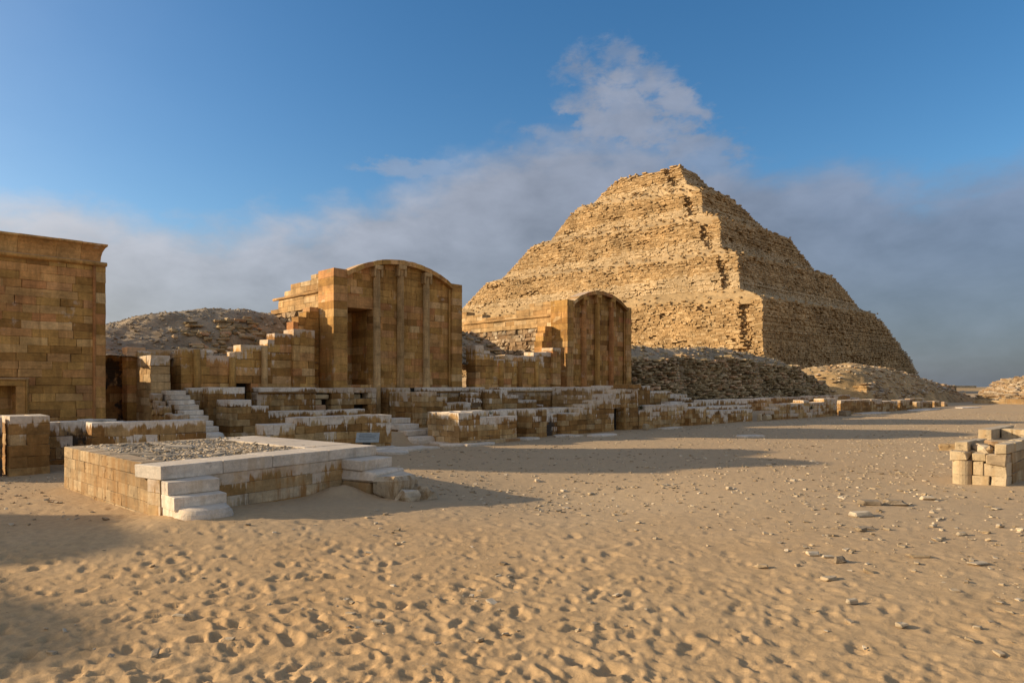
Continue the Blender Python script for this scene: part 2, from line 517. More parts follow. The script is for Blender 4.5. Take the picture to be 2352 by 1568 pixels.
def mat_sand():
    m = bpy.data.materials.new('desert sand')
    m.use_nodes = True
    m.node_tree.nodes.clear()
    T = NT(m.node_tree)
    geo = T.n('ShaderNodeNewGeometry')
    P = geo.outputs['Position']
    n0 = T.noise(P, 0.16, 4, 0.6)
    n1 = T.noise(P, 1.1, 6, 0.65)
    n2 = T.noise(P, 9, 6, 0.7)
    n3 = T.noise(P, 160, 3, 0.7)
    col = T.ramp(n1, [(0.25, (0.40, 0.27, 0.135)), (0.5, (0.46, 0.315, 0.163)), (0.75, (0.52, 0.365, 0.197))])
    col = T.mix(0.55, col, T.ramp(n0, [(0.35, (0.45, 0.32, 0.178)), (0.65, (0.48, 0.30, 0.142))]))
    col = T.mix(0.6, col, T.ramp(n2, [(0.3, 0.72), (0.7, 1.25)]), 'MULTIPLY')
    col = T.mix(0.5, col, T.ramp(n3, [(0.25, 0.6), (0.75, 1.4)]), 'MULTIPLY')
    # grit: small chips of stone strewn over the hard floor of the court, fewer in the soft sand near by
    dist = T.vmath('LENGTH', P) if False else None
    sp = T.n('ShaderNodeSeparateXYZ')
    T.l(P, sp.inputs[0])
    far = T.smooth(T.math('ADD', T.math('SUBTRACT', sp.outputs[1], T.math('MULTIPLY', sp.outputs[0], 0.6)), T.math('MULTIPLY', n1, 4.0)), 7.0, 15.0)
    vo = T.n('ShaderNodeTexVoronoi')
    vo.inputs['Scale'].default_value = 16
    T.l(T.vmath('ADD', P, T.noise(P, 30, 2, 0.5, out=1)), vo.inputs['Vector'])
    cellc = T.n('ShaderNodeSeparateColor')
    T.l(vo.outputs['Color'], cellc.inputs[0])
    chip = T.math('MULTIPLY', T.smooth(cellc.outputs[0], 0.66, 0.7), T.smooth(vo.outputs['Distance'], 0.45, 0.3))
    chip = T.math('MULTIPLY', chip, T.math('MULTIPLY_ADD', far, 0.75, 0.08))
    col = T.mix(chip, col, T.ramp(cellc.outputs[1], [(0, (0.25, 0.20, 0.14)), (0.5, (0.46, 0.38, 0.28)), (1, (0.60, 0.53, 0.42))]))
    col = T.mix(T.math('MULTIPLY', far, 0.45), col, (0.42, 0.325, 0.215))
    bs = T.n('ShaderNodeBsdfPrincipled')
    T.l(col, bs.inputs['Base Color'])
    bs.inputs['Roughness'].default_value = 0.95
    bs.inputs['Specular IOR Level'].default_value = 0.1
    h = T.math('ADD', T.math('MULTIPLY', n2, 0.8), T.math('ADD', T.math('MULTIPLY', n3, 0.10), T.math('MULTIPLY', chip, 0.5)))
    bp = T.n('ShaderNodeBump')
    bp.inputs['Strength'].default_value = 0.6
    bp.inputs['Distance'].default_value = 0.03
    T.l(h, bp.inputs['Height'])
    T.l(bp.outputs[0], bs.inputs['Normal'])
    out = T.n('ShaderNodeOutputMaterial')
    T.l(bs.outputs[0], out.inputs[0])
    return m


M_SAND = mat_sand()

# ------------------------------------------------------------------ ground
def tz(x, y):
    """broad relief of the court floor"""
    x = np.asarray(x, float); y = np.asarray(y, float)
    z = 0.05 * fbm(x * 0.25, y * 0.25, 3, 5)
    z = z * sstep(0, 6, np.hypot(x, y))
    z = z + 0.33 * sstep(-16.75, -17.3, x) * sstep(0.0, 1.5, y) * sstep(48, 40, y)
    z = z + 0.10 * np.exp(-((x + 8.7) ** 2 + (y - 3.1) ** 2) / 1.6)
    z = z + 0.16 * np.exp(-((x + 9.75) ** 2 + (y - 5.75) ** 2) / 0.12)
    z = z - 0.24 * np.exp(-((x + 7.9) ** 2 + (y - 8.8) ** 2) / 5.0)
    z = z + 0.07 * np.exp(-((x + 2.2) ** 2 + (y - 14.2) ** 2) / 2.0)
    return z


def tzs(x, y):
    return float(tz(np.array([x]), np.array([y]))[0])


def build_ground():
    rng = np.random.default_rng(3)
    a0 = math.pi / 2 + R(45.6)          # bearing of north-west, counter-clockwise from east
    fine = np.arange(-39.5, 39.51, 0.16)
    coarse = np.arange(43, 318, 5.0)
    ang = a0 + np.radians(np.concatenate([fine, coarse]))
    rr = [0.0, 0.6, 1.4, 2.2, 2.8, 3.2]
    r = 3.5
    while r < 4500:
        rr.append(r)
        r *= 1.0062 if r < 14 else (1.012 if r < 60 else 1.06)
    rr = np.array(rr[1:])
    A, RR = np.meshgrid(ang, rr)
    X, Y = RR * np.cos(A), RR * np.sin(A)
    Z = tz(X, Y)
    # loose sand in the foreground: trodden, with hundreds of foot-holes
    depth = -0.7145 * X + 0.6997 * Y
    lat = 0.6997 * X + 0.7145 * Y
    soft = sstep(12.5, 6.5, depth + 0.35 * lat) * sstep(80, 40, RR)
    Z += soft * (0.010 * fbm(X * 1.5, Y * 1.5, 2, 21) + 0.006 * fbm(X * 6, Y * 6, 3, 31))
    Z += sstep(60, 25, RR) * 0.006 * fbm(X * 7, Y * 7, 3, 41)
    n = 7500
    dd = 3.2 + 10.0 * rng.random(n) ** 1.25
    ll = (rng.random(n) * 1.7 - 0.85) * dd
    keep = rng.random(n) < np.clip(1.25 - 0.075 * (dd + 0.6 * np.maximum(ll, 0)), 0.08, 1)
    dd, ll = dd[keep], ll[keep]
    nfine = len(fine)
    Xf, Yf, Zf = X[:, :nfine], Y[:, :nfine], Z[:, :nfine]
    lrr = rr
    for dv, lv in zip(dd, ll):
        cx, cy = -0.7145 * dv + 0.6997 * lv, 0.6997 * dv + 0.7145 * lv
        rad = math.hypot(cx, cy)
        sz = rng.uniform(0.02, 0.05) * (1.35 if rng.random() < 0.15 else 1)
        asp = rng.uniform(1.3, 2.4)
        th = rng.normal(0.6, 0.9)
        dpth = rng.uniform(0.15, 0.38) * sz * (1.0 if dv < 7 else 0.7) * (1.0 - 0.45 * min(1, max(0, lv / dv * 1.6)))
        ext = sz * asp * 1.9
        i0, i1 = np.searchsorted(lrr, (rad - ext, rad + ext))
        an = math.atan2(cy, cx) % (2 * math.pi)
        da = ext / rad
        j0 = np.searchsorted(ang[:nfine], an - da)
        j1 = np.searchsorted(ang[:nfine], an + da)
        if i1 <= i0 or j1 <= j0:
            continue
        sx, sy = Xf[i0:i1, j0:j1] - cx, Yf[i0:i1, j0:j1] - cy
        u = (sx * math.cos(th) + sy * math.sin(th)) / (sz * asp)
        v = (-sx * math.sin(th) + sy * math.cos(th)) / sz
        q = u * u + v * v + 0.25 * np.sin(5 * u + 3 * v + th * 9) * np.minimum(1, np.abs(u))
        Zf[i0:i1, j0:j1] += -dpth * np.exp(-(np.maximum(q, 0) ** 2.2) * 1.1) + dpth * 0.35 * np.exp(-((np.sqrt(np.maximum(q, 0)) - 1.35) ** 2) * 9)
    Z[:, :nfine] = Zf
    nr, na = X.shape
    V = np.stack([X, Y, Z], -1).reshape(-1, 3)
    V = np.concatenate([V, [[0, 0, 0]]])
    i, j = np.meshgrid(np.arange(nr - 1), np.arange(na), indexing='ij')
    j2 = (j + 1) % na
    F = np.stack([i * na + j, (i + 1) * na + j, (i + 1) * na + j2, i * na + j2], -1).reshape(-1, 4)
    jj = np.arange(na)
    Fc = np.stack([np.full(na, nr * na), jj, (jj + 1) % na], -1)
    me = mesh_np('ground', V, [F, Fc], M_SAND, True)
    o = link('ground', me)
    o['kind'] = 'structure'
    o['label'] = 'sandy floor of the court, trodden with footprints'


build_ground()

# ------------------------------------------------------------------ the pyramid
def face_stones(rng, p00, p10, p11, p01, row=0.52, lmin=0.6, lmax=1.7, depth=2.2, cleft=None, top_rough=0.12, seed=0):
    """stones of one sloped face, rows of box stones. p00-p10 bottom edge, p01-p11 top edge (seen from outside p00 left)."""
    p00, p10, p11, p01 = [np.array(p, float) for p in (p00, p10, p11, p01)]
    out_n = np.cross(p10 - p00, p01 - p00); out_n /= np.linalg.norm(out_n)
    Hh = np.linalg.norm(p01 - p00)
    L = np.linalg.norm(p10 - p00)
    nrow = max(3, int(Hh / row))
    C, HF, UX, CL = [], [], [], []
    for r in range(nrow):
        v = (r + 0.5) / nrow
        a = p00 + (p01 - p00) * v
        b = p10 + (p11 - p10) * v
        Lr = np.linalg.norm(b - a)
        ux = (b - a) / Lr
        roff = rng.normal(0, 0.08)
        s = -rng.random() * 1.5
        while s < Lr:
            ln = rng.uniform(lmin, lmax)
            if rng.random() < 0.12: ln *= 0.55
            s0, s1 = max(s, 0), min(s + ln, Lr)
            s += ln
            if s1 - s0 < 0.3: continue
            u = (s0 + s1) / 2
            er = fbm(np.array([u / 9.0 + seed]), np.array([v * Hh / 5.0 + seed * 3]), 4, 77 + seed)[0]
            er2 = fbm(np.array([u / 3.0 + seed]), np.array([seed * 7.7]), 3, 99)[0]
            # ruined upper edge
            if v > 1 - top_rough * (0.75 + 1.5 * er2) and rng.random() < 0.75: continue
            off = roff + rng.normal(0, 0.045) + 0.35 * min(er, 0.3)
            er3 = fbm(np.array([u / 6.0 + 50 + seed]), np.array([v * Hh / 3.0 + seed * 5]), 3, 177)[0] + (0.26 if 0.76 < v < 0.98 else 0)
            if er3 > 0.42:
                off -= rng.uniform(0.2, 0.9)
                if rng.random() < 0.12: continue
            rough_zone = er > 0.14 or v > 0.86
            if rough_zone: off += rng.normal(0, 0.15)
            if rng.random() < 0.018: off -= rng.uniform(0.5, 1.1)
            sc = 1.0
            if cleft:
                dc = (Lr - u) if cleft > 0 else u
                lo, hi = 2.2 + 0.7 * er2 + 1.4 * v, 5.0 + 1.6 * er2 + 1.4 * v
                if lo < dc < hi:
                    off -= rng.uniform(0.9, 1.5)
                    if rng.random() < 0.06: continue
                    sc = 0.8
            c = a + ux * u + out_n * (off - depth / 2)
            C.append(c); UX.append(ux)
            HF.append(((s1 - s0) / 2 * sc - 0.035, depth / 2, Hh / nrow / 2 * rng.uniform(0.88, 0.98) - 0.03))
    C, HF, UX = np.array(C), np.array(HF), np.array(UX)
    N = len(C)
    V = np.array([[sx, sy, sz] for sx in (-1, 1) for sy in (-1, 1) for sz in (-1, 1)], float)[None] * HF[:, None, :]
    V += rng.normal(0, 1, V.shape) * np.array([0.04, 0.05, 0.028])
    up = np.cross(out_n, UX[0]); 
    up /= np.linalg.norm(up)
    if up[2] < 0: up = -up
    # local axes: x along row, y inward, z up the face
    W = C[:, None, :] + V[:, :, 0:1] * UX[:, None, :] - V[:, :, 1:2] * out_n + V[:, :, 2:3] * up
    return W, C


def build_pyramid():
    rng = np.random.default_rng(11)
    # per tier: bottom corners SE, NE, NW, SW and top corners
    tiers = []
    spec = [
        # SEb, SEt, NEb_y, NEt_y, SWb_x, SWt_x, z per corner: SEb, SEt, NEb, NEt, SWb, SWt
        ((-77.6, 162.6), (-78.7, 164.3), 300, 282, -216, -209.5, -1.5, 11.4, -1.5, 12.2, -1.5, 13.0),
        ((-78.7, 164.3), (-79.8, 166.0), 282, 250, -209.5, -203, 11.4, 24.2, 12.2, 26.0, 13.0, 27.5),
        ((-86.7, 167.9), (-88.3, 169.5), 256, 235, -199, -186.5, 27.0, 37.1, 28.3, 38.0, 30.5, 39.6),
        ((-94.3, 172.0), (-95.5, 173.5), 236, 218, -181, -167.3, 39.5, 48.3, 40.3, 49.1, 40.6, 50.9),
        ((-102.0, 175.8), (-103.1, 177.0), 215.5, 199, -160.8, -150.4, 50.8, 57.9, 52.1, 58.5, 51.8, 61.5),
        ((-109.0, 178.8), (-112.6, 180.0), 192.5, 188.5, -144.5, -134.2, 61.0, 68.4, 62.6, 68.2, 62.1, 69.2)]
    root = thing('step_pyramid', 'huge tawny stepped pyramid of rough stone courses rising behind the court', 'pyramid', (-145, 225, 0))
    allW, allC, allP = [], [], []
    core_v, core_f = [], []
    for k, (sb, st, nby, nty, wbx, wtx, zsb, zst, znb, znt, zwb, zwt) in enumerate(spec):
        b = dict(SE=(sb[0], sb[1], zsb), NE=(sb[0], nby, znb), NW=(wbx, nby, (znb + zwb) / 2), SW=(wbx, sb[1], zwb))
        t = dict(SE=(st[0], st[1], zst), NE=(st[0], nty, znt), NW=(wtx, nty, (znt + zwt) / 2), SW=(wtx, st[1], zwt))
        tr = (0.0 if k == 0 else 0.035) if k < 5 else 0.10
        for fi, (l, r, cl) in enumerate((('SW', 'SE', 1), ('SE', 'NE', 0))):
            Wv, Cc = face_stones(rng, b[l], b[r], t[r], t[l], cleft=cl, top_rough=tr, seed=k * 2 + fi)
            allW.append(Wv); allC.append(Cc)
            zlo = b[r][2] + (Cc[:, 2] * 0) ; frac = (Cc[:, 2] - b[l][2]) / (t[l][2] - b[l][2]) if fi == 0 else (Cc[:, 2] - b[r][2]) / (t[r][2] - b[r][2])
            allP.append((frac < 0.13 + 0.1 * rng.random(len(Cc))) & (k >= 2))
        # core a little inside the casing
        ins = 2.0
        n0 = len(core_v)
        for q, s in ((b, 0), (t, -0.5)):
            for nm, dx, dy in (('SE', -1, 1), ('NE', -1, -1), ('NW', 1, -1), ('SW', 1, 1)):
                x, y, z = q[nm]
                core_v.append((x + dx * ins * 0.8, y + dy * ins * 0.8, z + s))
        for i in range(4):
            j = (i + 1) % 4
            core_f.append((n0 + i, n0 + j, n0 + 4 + j, n0 + 4 + i))
        core_f.append((n0 + 4, n0 + 5, n0 + 6, n0 + 7))
    core = link('core', mesh_from('pyramid core', core_v, core_f, M_PYRD), root)
    # sloping rubble ledges between the tiers
    vs, fs = [], []
    for k in range(1, 5):
        sb, st, nby, nty, wbx, wtx, zsb, zst, znb, znt, zwb, zwt = spec[k]
        s2 = spec[k + 1]
        lo = [(wtx, st[1], zwt), (st[0], st[1], zst), (st[0], nty, znt)]
        hi = [(s2[4], s2[0][1], s2[10]), (s2[0][0], s2[0][1], s2[6]), (s2[0][0], s2[2], s2[8])]
        for e in range(2):
            nu = 90
            base = len(vs)
            for iu in range(nu + 1):
                f = iu / nu
                a = np.array(lo[e]) * (1 - f) + np.array(lo[e + 1]) * f
                c = np.array(hi[e]) * (1 - f) + np.array(hi[e + 1]) * f
                inw = c - a
                for iv in range(6):
                    g = (0.1, 0.1, 0.35, 0.65, 0.95, 1.25)[iv]
                    p = a + inw * g
                    p = p + np.array([0, 0, 0.05 * (1 - min(g, 1)) + (0.9 * fbm(np.array([f * 40 + k * 7 + e * 99]), np.array([g * 2.5]), 3, 5)[0]) * min(1, g * 2)])
                    if iv == 0:
                        p = p - np.array([0, 0, 1.8])
                    vs.append(p)
            for iu in range(nu):
                for iv in range(5):
                    q = base + iu * 6 + iv
                    fs.append((q, q + 6, q + 7, q + 1))
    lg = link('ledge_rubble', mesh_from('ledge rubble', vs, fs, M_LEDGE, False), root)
    lg['kind'] = 'stuff'
    # loose stones lying on the ledges
    V = np.array(vs)
    pick = rng.integers(0, len(V), 1300)
    ctr = V[pick] + rng.normal(0, 0.5, (1300, 3)) * np.array([1, 1, 0.15])
    hf = np.stack([rng.uniform(0.15, 0.45, 1300), rng.uniform(0.15, 0.45, 1300), rng.uniform(0.1, 0.28, 1300)], -1)
    bx = cboxes(hf, 0.1, rng, 0.2) + ctr[:, None, :]
    W = np.concatenate(allW); C = np.concatenate(allC)
    # the 300 courses stones nearest to the viewer are parts, the rest is one mass
    near = np.argsort(np.linalg.norm(C, axis=1) - 0 * C[:, 2])
    vis = [i for i in near if C[i, 2] > 9 or C[i, 0] > -80][:300]
    sel = np.zeros(len(C), bool); sel[vis] = True
    for i in vis:
        me = mesh_np('stone', W[i] - C[i], [BQ], M_PYR)
        link('stone', me, root, C[i])
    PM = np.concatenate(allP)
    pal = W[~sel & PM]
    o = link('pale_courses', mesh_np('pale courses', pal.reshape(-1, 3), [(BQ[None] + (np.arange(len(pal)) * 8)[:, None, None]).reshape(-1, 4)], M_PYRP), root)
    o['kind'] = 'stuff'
    rest = W[~sel & ~PM]
    Vr = np.concatenate([rest.reshape(-1, 3), bx.reshape(-1, 3)])
    n8 = len(rest)
    fq = (BQ[None] + (np.arange(n8) * 8)[:, None, None]).reshape(-1, 4)
    cf = cbox_faces(len(bx), n8 * 8)
    o = link('courses', mesh_np('pyramid courses', Vr, [np.concatenate([fq, cf[0]]), cf[1]], M_PYR), root)
    o['kind'] = 'stuff'


build_pyramid()

# ------------------------------------------------------------------ masonry
def seg_runs(segs, level, ch, z0):
    """segments (u0,u1,T) that reach course `level`; merged spans with break points"""
    spans = []
    for u0, u1, Tp in segs:
        n = max(1, round((Tp - z0) / ch))
        if n > level:
            last = (level == n - 1)
            if spans and abs(spans[-1][1] - u0) < 1e-6 and not last and not spans[-1][3]:
                spans[-1][1] = u1
            else:
                spans.append([u0, u1, Tp, last])
    return spans


def wall(root, rng, o, th, segs, d, z0, ch, mat, lmin=0.35, lmax=0.75, holes=(), salt=0.0, cap=None, kids=300,
         name='block', proud=0.008, gap=0.002, core=True, chf=0.006, jit=0.004, mixm=None):
    """coursed stone wall. o=(x,y) start on its front face, th = heading of its length; depth runs to the left of the heading
       (th=90deg: east face, th=0: south face). segs = [(u0,u1,top)]."""
    cth, sth = math.cos(th), math.sin(th)
    used = 0
    rest = []
    cores = []
    nmax = max(max(1, round((s[2] - z0) / ch)) for s in segs)
    for lv in range(nmax):
        for u0, u1, Tp, last in seg_runs(segs, lv, ch, z0):
            za = z0 + lv * ch
            zb = Tp if last else za + ch
            # holes
            iv = [(u0, u1)]
            for ha, hb, hza, hzb in holes:
                if min(zb, hzb) - max(za, hza) > 0.45 * (zb - za):
                    nv = []
                    for a, b in iv:
                        if hb <= a or ha >= b: nv.append((a, b))
                        else:
                            if ha > a + 0.02: nv.append((a, ha))
                            if hb < b - 0.02: nv.append((hb, b))
                    iv = nv
            for a, b in iv:
                if core and b - a > 0.16 and zb - za > 0.03 and d > 0.12:
                    cores.append((a + 0.05, b - 0.05, 0.05, d - 0.05, za, zb - (0.05 if last else 0)))
                cur = a
                first = True
                while cur < b - 1e-4:
                    ln = rng.uniform(lmin, lmax)
                    if first and lv % 2: ln *= 0.55
                    first = False
                    e = cur + ln
                    if b - e < lmin * 0.6: e = b
                    wd = e - cur
                    pr = rng.uniform(-proud, proud)
                    uc = (cur + e) / 2
                    vc = d / 2 - pr
                    x = o[0] + cth * uc - sth * vc
                    y = o[1] + sth * uc + cth * vc
                    mm = cap if (cap and last) else mat
                    if mixm and rng.random() < mixm[1]: mm = mixm[0]
                    hh = zb - za - gap
                    if used < kids:
                        me = cmesh(wd - gap, d, hh, mm, rng, chf, jit)
                        # keep to exact size although the mesh is shared
                        ob = link(name, me, root, (x, y, za), th)
                        q = 0.02
                        ob.scale = ((wd - gap) / me['w'] if 'w' in me else 1, 1, 1)
                        if salt:
                            ob['top_z'] = Tp if last else max(Tp, zb)
                            ob['salt'] = salt
                        used += 1
                    else:
                        rest.append((x, y, za, wd - gap, d, hh, Tp))
                    cur = e
    if cores:
        bx = []
        for a, b, va, vb, za, zb in cores:
            bx.append(box_verts(a, b, va, vb, za, zb))
        V = np.concatenate(bx)
        Wx = o[0] + cth * V[:, 0] - sth * V[:, 1]
        Wy = o[1] + sth * V[:, 0] + cth * V[:, 1]
        V = np.stack([Wx, Wy, V[:, 2]], -1)
        ob = link('mortar_core', mesh_np('mortar core', V - np.array(root.location), [np.concatenate([BQ + 8 * i for i in range(len(bx))])], M_CORE), root, tuple(root.location))
    if rest:
        A = np.array(rest)
        V = cboxes(A[:, 3:6] / 2, chf, rng)
        V += rng.normal(0, jit, (len(A), 8, 3)).repeat(3, axis=1)
        Wx = A[:, None, 0] + cth * V[:, :, 0] - sth * V[:, :, 1]
        Wy = A[:, None, 1] + sth * V[:, :, 0] + cth * V[:, :, 1]
        Wz = A[:, None, 2] + A[:, None, 5] / 2 + V[:, :, 2]
        ob = link(name + 's', mesh_np('blocks', np.stack([Wx, Wy, Wz], -1) - np.array(root.location), cbox_faces(len(A)), mat), root, tuple(root.location))
        ob['kind'] = 'stuff'
        if salt:
            ob['top_z'] = float(max(s[2] for s in segs)); ob['salt'] = salt
    return used


def NS(root, rng, X, segs, d, z0, ch, mat, **k):       # wall whose face looks east; segs in Y
    return wall(root, rng, (X, 0), R(90), segs, d, z0, ch, mat, **k)


def EW(root, rng, Y, segs, d, z0, ch, mat, **k):       # wall whose face looks south; segs in X
    return wall(root, rng, (0, Y), 0.0, segs, d, z0, ch, mat, **k)


def put_box(name, root, b, mat, ch=0.01, seed=0, jit=0.004, rz=0.0):
    """one chamfered block given by world bounds"""
    rng = np.random.default_rng(seed + int(abs(b[0]) * 131 + abs(b[2]) * 17 + abs(b[4]) * 7))
    h = np.array([[(b[1] - b[0]) / 2, (b[3] - b[2]) / 2, (b[5] - b[4]) / 2]])
    V = cboxes(h, ch, rng)
    V += rng.normal(0, jit, (1, 8, 3)).repeat(3, axis=1)
    c = ((b[0] + b[1]) / 2, (b[2] + b[3]) / 2, (b[4] + b[5]) / 2)
    return link(name, mesh_np(name, V, cbox_faces(1), mat), root, c, rz)


def roll(name, root, p0, p1, r, mat, n=10):
    """straight torus moulding"""
    p0, p1 = Vector(p0), Vector(p1)
    ax = (p1 - p0).normalized()
    t = ax.orthogonal().normalized()
    b = ax.cross(t)
    V, F = [], []
    m = max(2, int((p1 - p0).length / 0.4))
    rr = random.Random(int(p0.x * 100 + p0.z * 31))
    for k in range(m + 1):
        c = p0.lerp(p1, k / m)
        rad = r * (1 + rr.uniform(-0.08, 0.08))
        for i in range(n):
            a = 2 * math.pi * i / n
            V.append(c + (t * math.cos(a) + b * math.sin(a)) * rad)
    for k in range(m):
        for i in range(n):
            j = (i + 1) % n
            F.append((k * n + i, k * n + j, (k + 1) * n + j, (k + 1) * n + i))
    F.append(tuple(range(n))[::-1]); F.append(tuple(m * n + i for i in range(n)))
    pl = Vector(root.location)
    return link(name, mesh_from(name, [v - pl for v in V], F, mat, True), root, tuple(pl))


def fluted(name, root, x, y, z0, z1, r, mat, flutes=14, cap=True, taper=0.88):
    """engaged column with shallow flutes, drum joints and a pendant-leaf capital"""
    prof = []
    for i in range(flutes * 4):
        a = 2 * math.pi * i / (flutes * 4)
        prof.append((a, (1.0, 0.9, 0.86, 0.9)[i % 4]))
    n = len(prof)
    V, F = [], []
    zs = [z0]
    z = z0
    rr = random.Random(int(y * 100))
    while z < z1 - 0.5:
        z += rr.uniform(0.3, 0.42)
        zs += [z - 0.006, z, z + 0.006]
    zs.append(z1)
    for k, zz in enumerate(zs):
        f = (zz - z0) / (z1 - z0)
        rad = r * (1 - (1 - taper) * f)
        joint = 0.93 if (k > 0 and k < len(zs) - 1 and (k - 1) % 3 == 1) else 1.0
        for a, m in prof:
            V.append((x + rad * m * joint * math.cos(a), y + rad * m * joint * math.sin(a), zz))
    for k in range(len(zs) - 1):
        for i in range(n):
            j = (i + 1) % n
            F.append((k * n + i, k * n + j, (k + 1) * n + j, (k + 1) * n + i))
    F.append(tuple((len(zs) - 1) * n + i for i in range(n)))
    pl = Vector(root.location)
    col = link(name, mesh_from(name, [Vector(v) - pl for v in V], F, mat), root, tuple(pl))
    if cap:
        # two pendant leaves under a small abacus
        def lbox(nm, b):
            V2 = cboxes(np.array([[(b[1] - b[0]) / 2, (b[3] - b[2]) / 2, (b[5] - b[4]) / 2]]), 0.02, np.random.default_rng(1), 0.05)
            V2 = V2 + np.array([(b[0] + b[1]) / 2, (b[2] + b[3]) / 2, (b[4] + b[5]) / 2]) - np.array(pl)
            oo = bpy.data.objects.new(nm, mesh_np(nm, V2, cbox_faces(1), mat))
            COL.objects.link(oo); oo.parent = col
        lbox('abacus', (x - r, x + r * 1.25, y - r * 1.25, y + r * 1.25, z1 - 0.16, z1))
        lbox('leaf', (x - r, x + r * 1.1, y - r * 1.35, y - r * 0.7, z1 - 0.42, z1 - 0.15))
        lbox('leaf', (x - r, x + r * 1.1, y + r * 0.7, y + r * 1.35, z1 - 0.42, z1 - 0.15))
    return col


def arch_pts(ya, yb, zs, apex, n=24):
    yc, hw, rise = (ya + yb) / 2, (yb - ya) / 2, apex - zs
    rad = (hw * hw + rise * rise) / (2 * rise)
    a = math.asin(hw / rad)
    return [(yc + rad * math.sin(-a + 2 * a * i / n), apex - rad + rad * math.cos(-a + 2 * a * i / n)) for i in range(n + 1)]


def arched_chapel(name, label, Y0, Y1, pilw, cols, mat, seed, door=None, side=None, kids=300, zbase=0.3, apex=6.32, ztop=5.72, X=-21.0, first_low=False, goldmat=None, depth=1.9, colmat=None):
    rng = np.random.default_rng(seed)
    root = thing(name, label, 'chapel', (X, (Y0 + Y1) / 2, 0))
    gm = goldmat or mat
    ya, yb = Y0 + pilw, Y1 - pilw
    # two corner piers
    for a, b, nm in ((Y0, ya, 's'), (yb, Y1, 'n')):
        NS(root, rng, X + 0.14, [(a, b, ztop)], 1.05, zbase, 0.27, mat, lmin=0.5, lmax=0.9, kids=40, salt=0.0, name='pier_block')
    # curtain wall under the vault; the segments follow the curve
    ap = arch_pts(ya - 0.02, yb + 0.02, ztop - 0.1, apex - 0.16)
    segs = []
    n = 14
    for i in range(n):
        a = ya + (yb - ya) * i / n
        b = ya + (yb - ya) * (i + 1) / n
        zc = np.interp((a + b) / 2, [p[0] for p in ap], [p[1] for p in ap])
        segs.append((a, b, float(zc)))
    holes = [door] if door else []
    NS(root, rng, X - 0.04, segs, 0.4, zbase, 0.245, mat, lmin=0.32, lmax=0.72, kids=kids - 90, holes=holes)
    if door:
        a, b, za, zb = door
        NS(root, rng, X - 1.45, [(a - 0.1, b + 0.1, zb)], 0.3, za, 0.3, mat, kids=30, lmin=0.4, lmax=0.9, name='recess_block')
        EW(root, rng, b, [(X - 1.44, X - 0.45, zb)], 0.25, za, 0.3, mat, kids=30, lmin=0.4, lmax=0.9, name='jamb_block')
        EW(root, rng, a - 0.25, [(X - 1.44, X - 0.45, zb)], 0.25, za, 0.3, mat, kids=30, lmin=0.4, lmax=0.9, name='jamb_block')
        put_box('lintel', root, (X - 1.45, X - 0.03, a - 0.02, b + 0.02, zb, zb + 0.42), mat)
    # arched roof band, built of separate voussoir slabs
    o1 = arch_pts(ya - 0.06, yb + 0.06, ztop - 0.08, apex, 26)
    o0 = arch_pts(ya - 0.02, yb + 0.02, ztop - 0.22, apex - 0.17, 26)
    for i in range(0, 26, 2):
        V, F = [], []
        g = 0.004
        for k in (i, i + 1, i + 2):
            dy = g if k == i else (-g if k == i + 2 else 0)
            (y1, z1), (y0, z0) = o1[k], o0[k]
            jz = rng.uniform(-0.012, 0.012)
            for x in (X - 0.5, X + 0.2):
                V.append((x, y0 + dy, z0)); V.append((x, y1 + dy, z1 + jz))
        for k in (0, 1):
            s = k * 4
            F += [(s, s + 4, s + 5, s + 1), (s + 2, s + 3, s + 7, s + 6), (s + 1, s + 5, s + 7, s + 3), (s, s + 2, s + 6, s + 4)]
        F += [(0, 1, 3, 2), (8, 10, 11, 9)]
        pl = Vector(root.location)
        me = mesh_from('voussoir', [Vector(v) - pl for v in V], F, mat)
        link('voussoir', me, root, tuple(pl))
    # solid vault behind the band
    ob = arch_pts(ya, yb, ztop - 0.14, apex - 0.05, 20)
    V, F = [], []
    for y, z in ob:
        V += [(X - 0.5 - depth, y, z - 0.5), (X - 0.48, y, z - 0.02), (X - 0.5 - depth, y, zbase), (X - 0.48, y, zbase)]
    for i in range(len(ob) - 1):
        s = i * 4
        F += [(s, s + 1, s + 5, s + 4), (s, s + 4, s + 6, s + 2)]
    F += [(0, 2, 3, 1), (len(V) - 4, len(V) - 3, len(V) - 1, len(V) - 2)]
    if not door:
        pl = Vector(root.location)
        link('vault_core', mesh_from('vault core', [Vector(v) - pl for v in V], F, mat), root, tuple(pl))
    else:
        V = [(x - (1.3 if x > X - 0.6 else 0.6), y, z - (0.25 if x > X - 0.6 else 0)) for x, y, z in V]
        pl = Vector(root.location)
        link('vault_core', mesh_from('vault core', [Vector(v) - pl for v in V], F, mat), root, tuple(pl))
        put_box('vault_core', root, (X - 1.85, X - 0.5, b + 0.27, yb, zbase, ztop - 0.1), mat)
        put_box('vault_core', root, (X - 1.8, X - 0.5, ya + 0.2, yb - 0.4, zb + 0.44, ztop), mat)
    if side:
        put_box('rear_sun_blocker', root, (X - 5.0, X - depth - 0.6, Y0 + 0.75, Y1 - 0.15, zbase, 4.2), M_RUBG, 0.05)  # hidden mass added so that no sun slips in behind the chapel
    for i, y in enumerate(cols):
        zt = float(np.interp(y, [p[0] for p in o0], [p[1] for p in o0]))
        fluted('engaged_column', root, X + 0.03, y, 0.75 if (first_low and i == 0) else 1.67, zt - 0.005, 0.14, colmat or mat)
    for y in (ya + 0.02, yb - 0.02):
        roll('corner_roll', root, (X + 0.02, y, 1.68), (X + 0.02, y, ztop - 0.2), 0.045, mat)
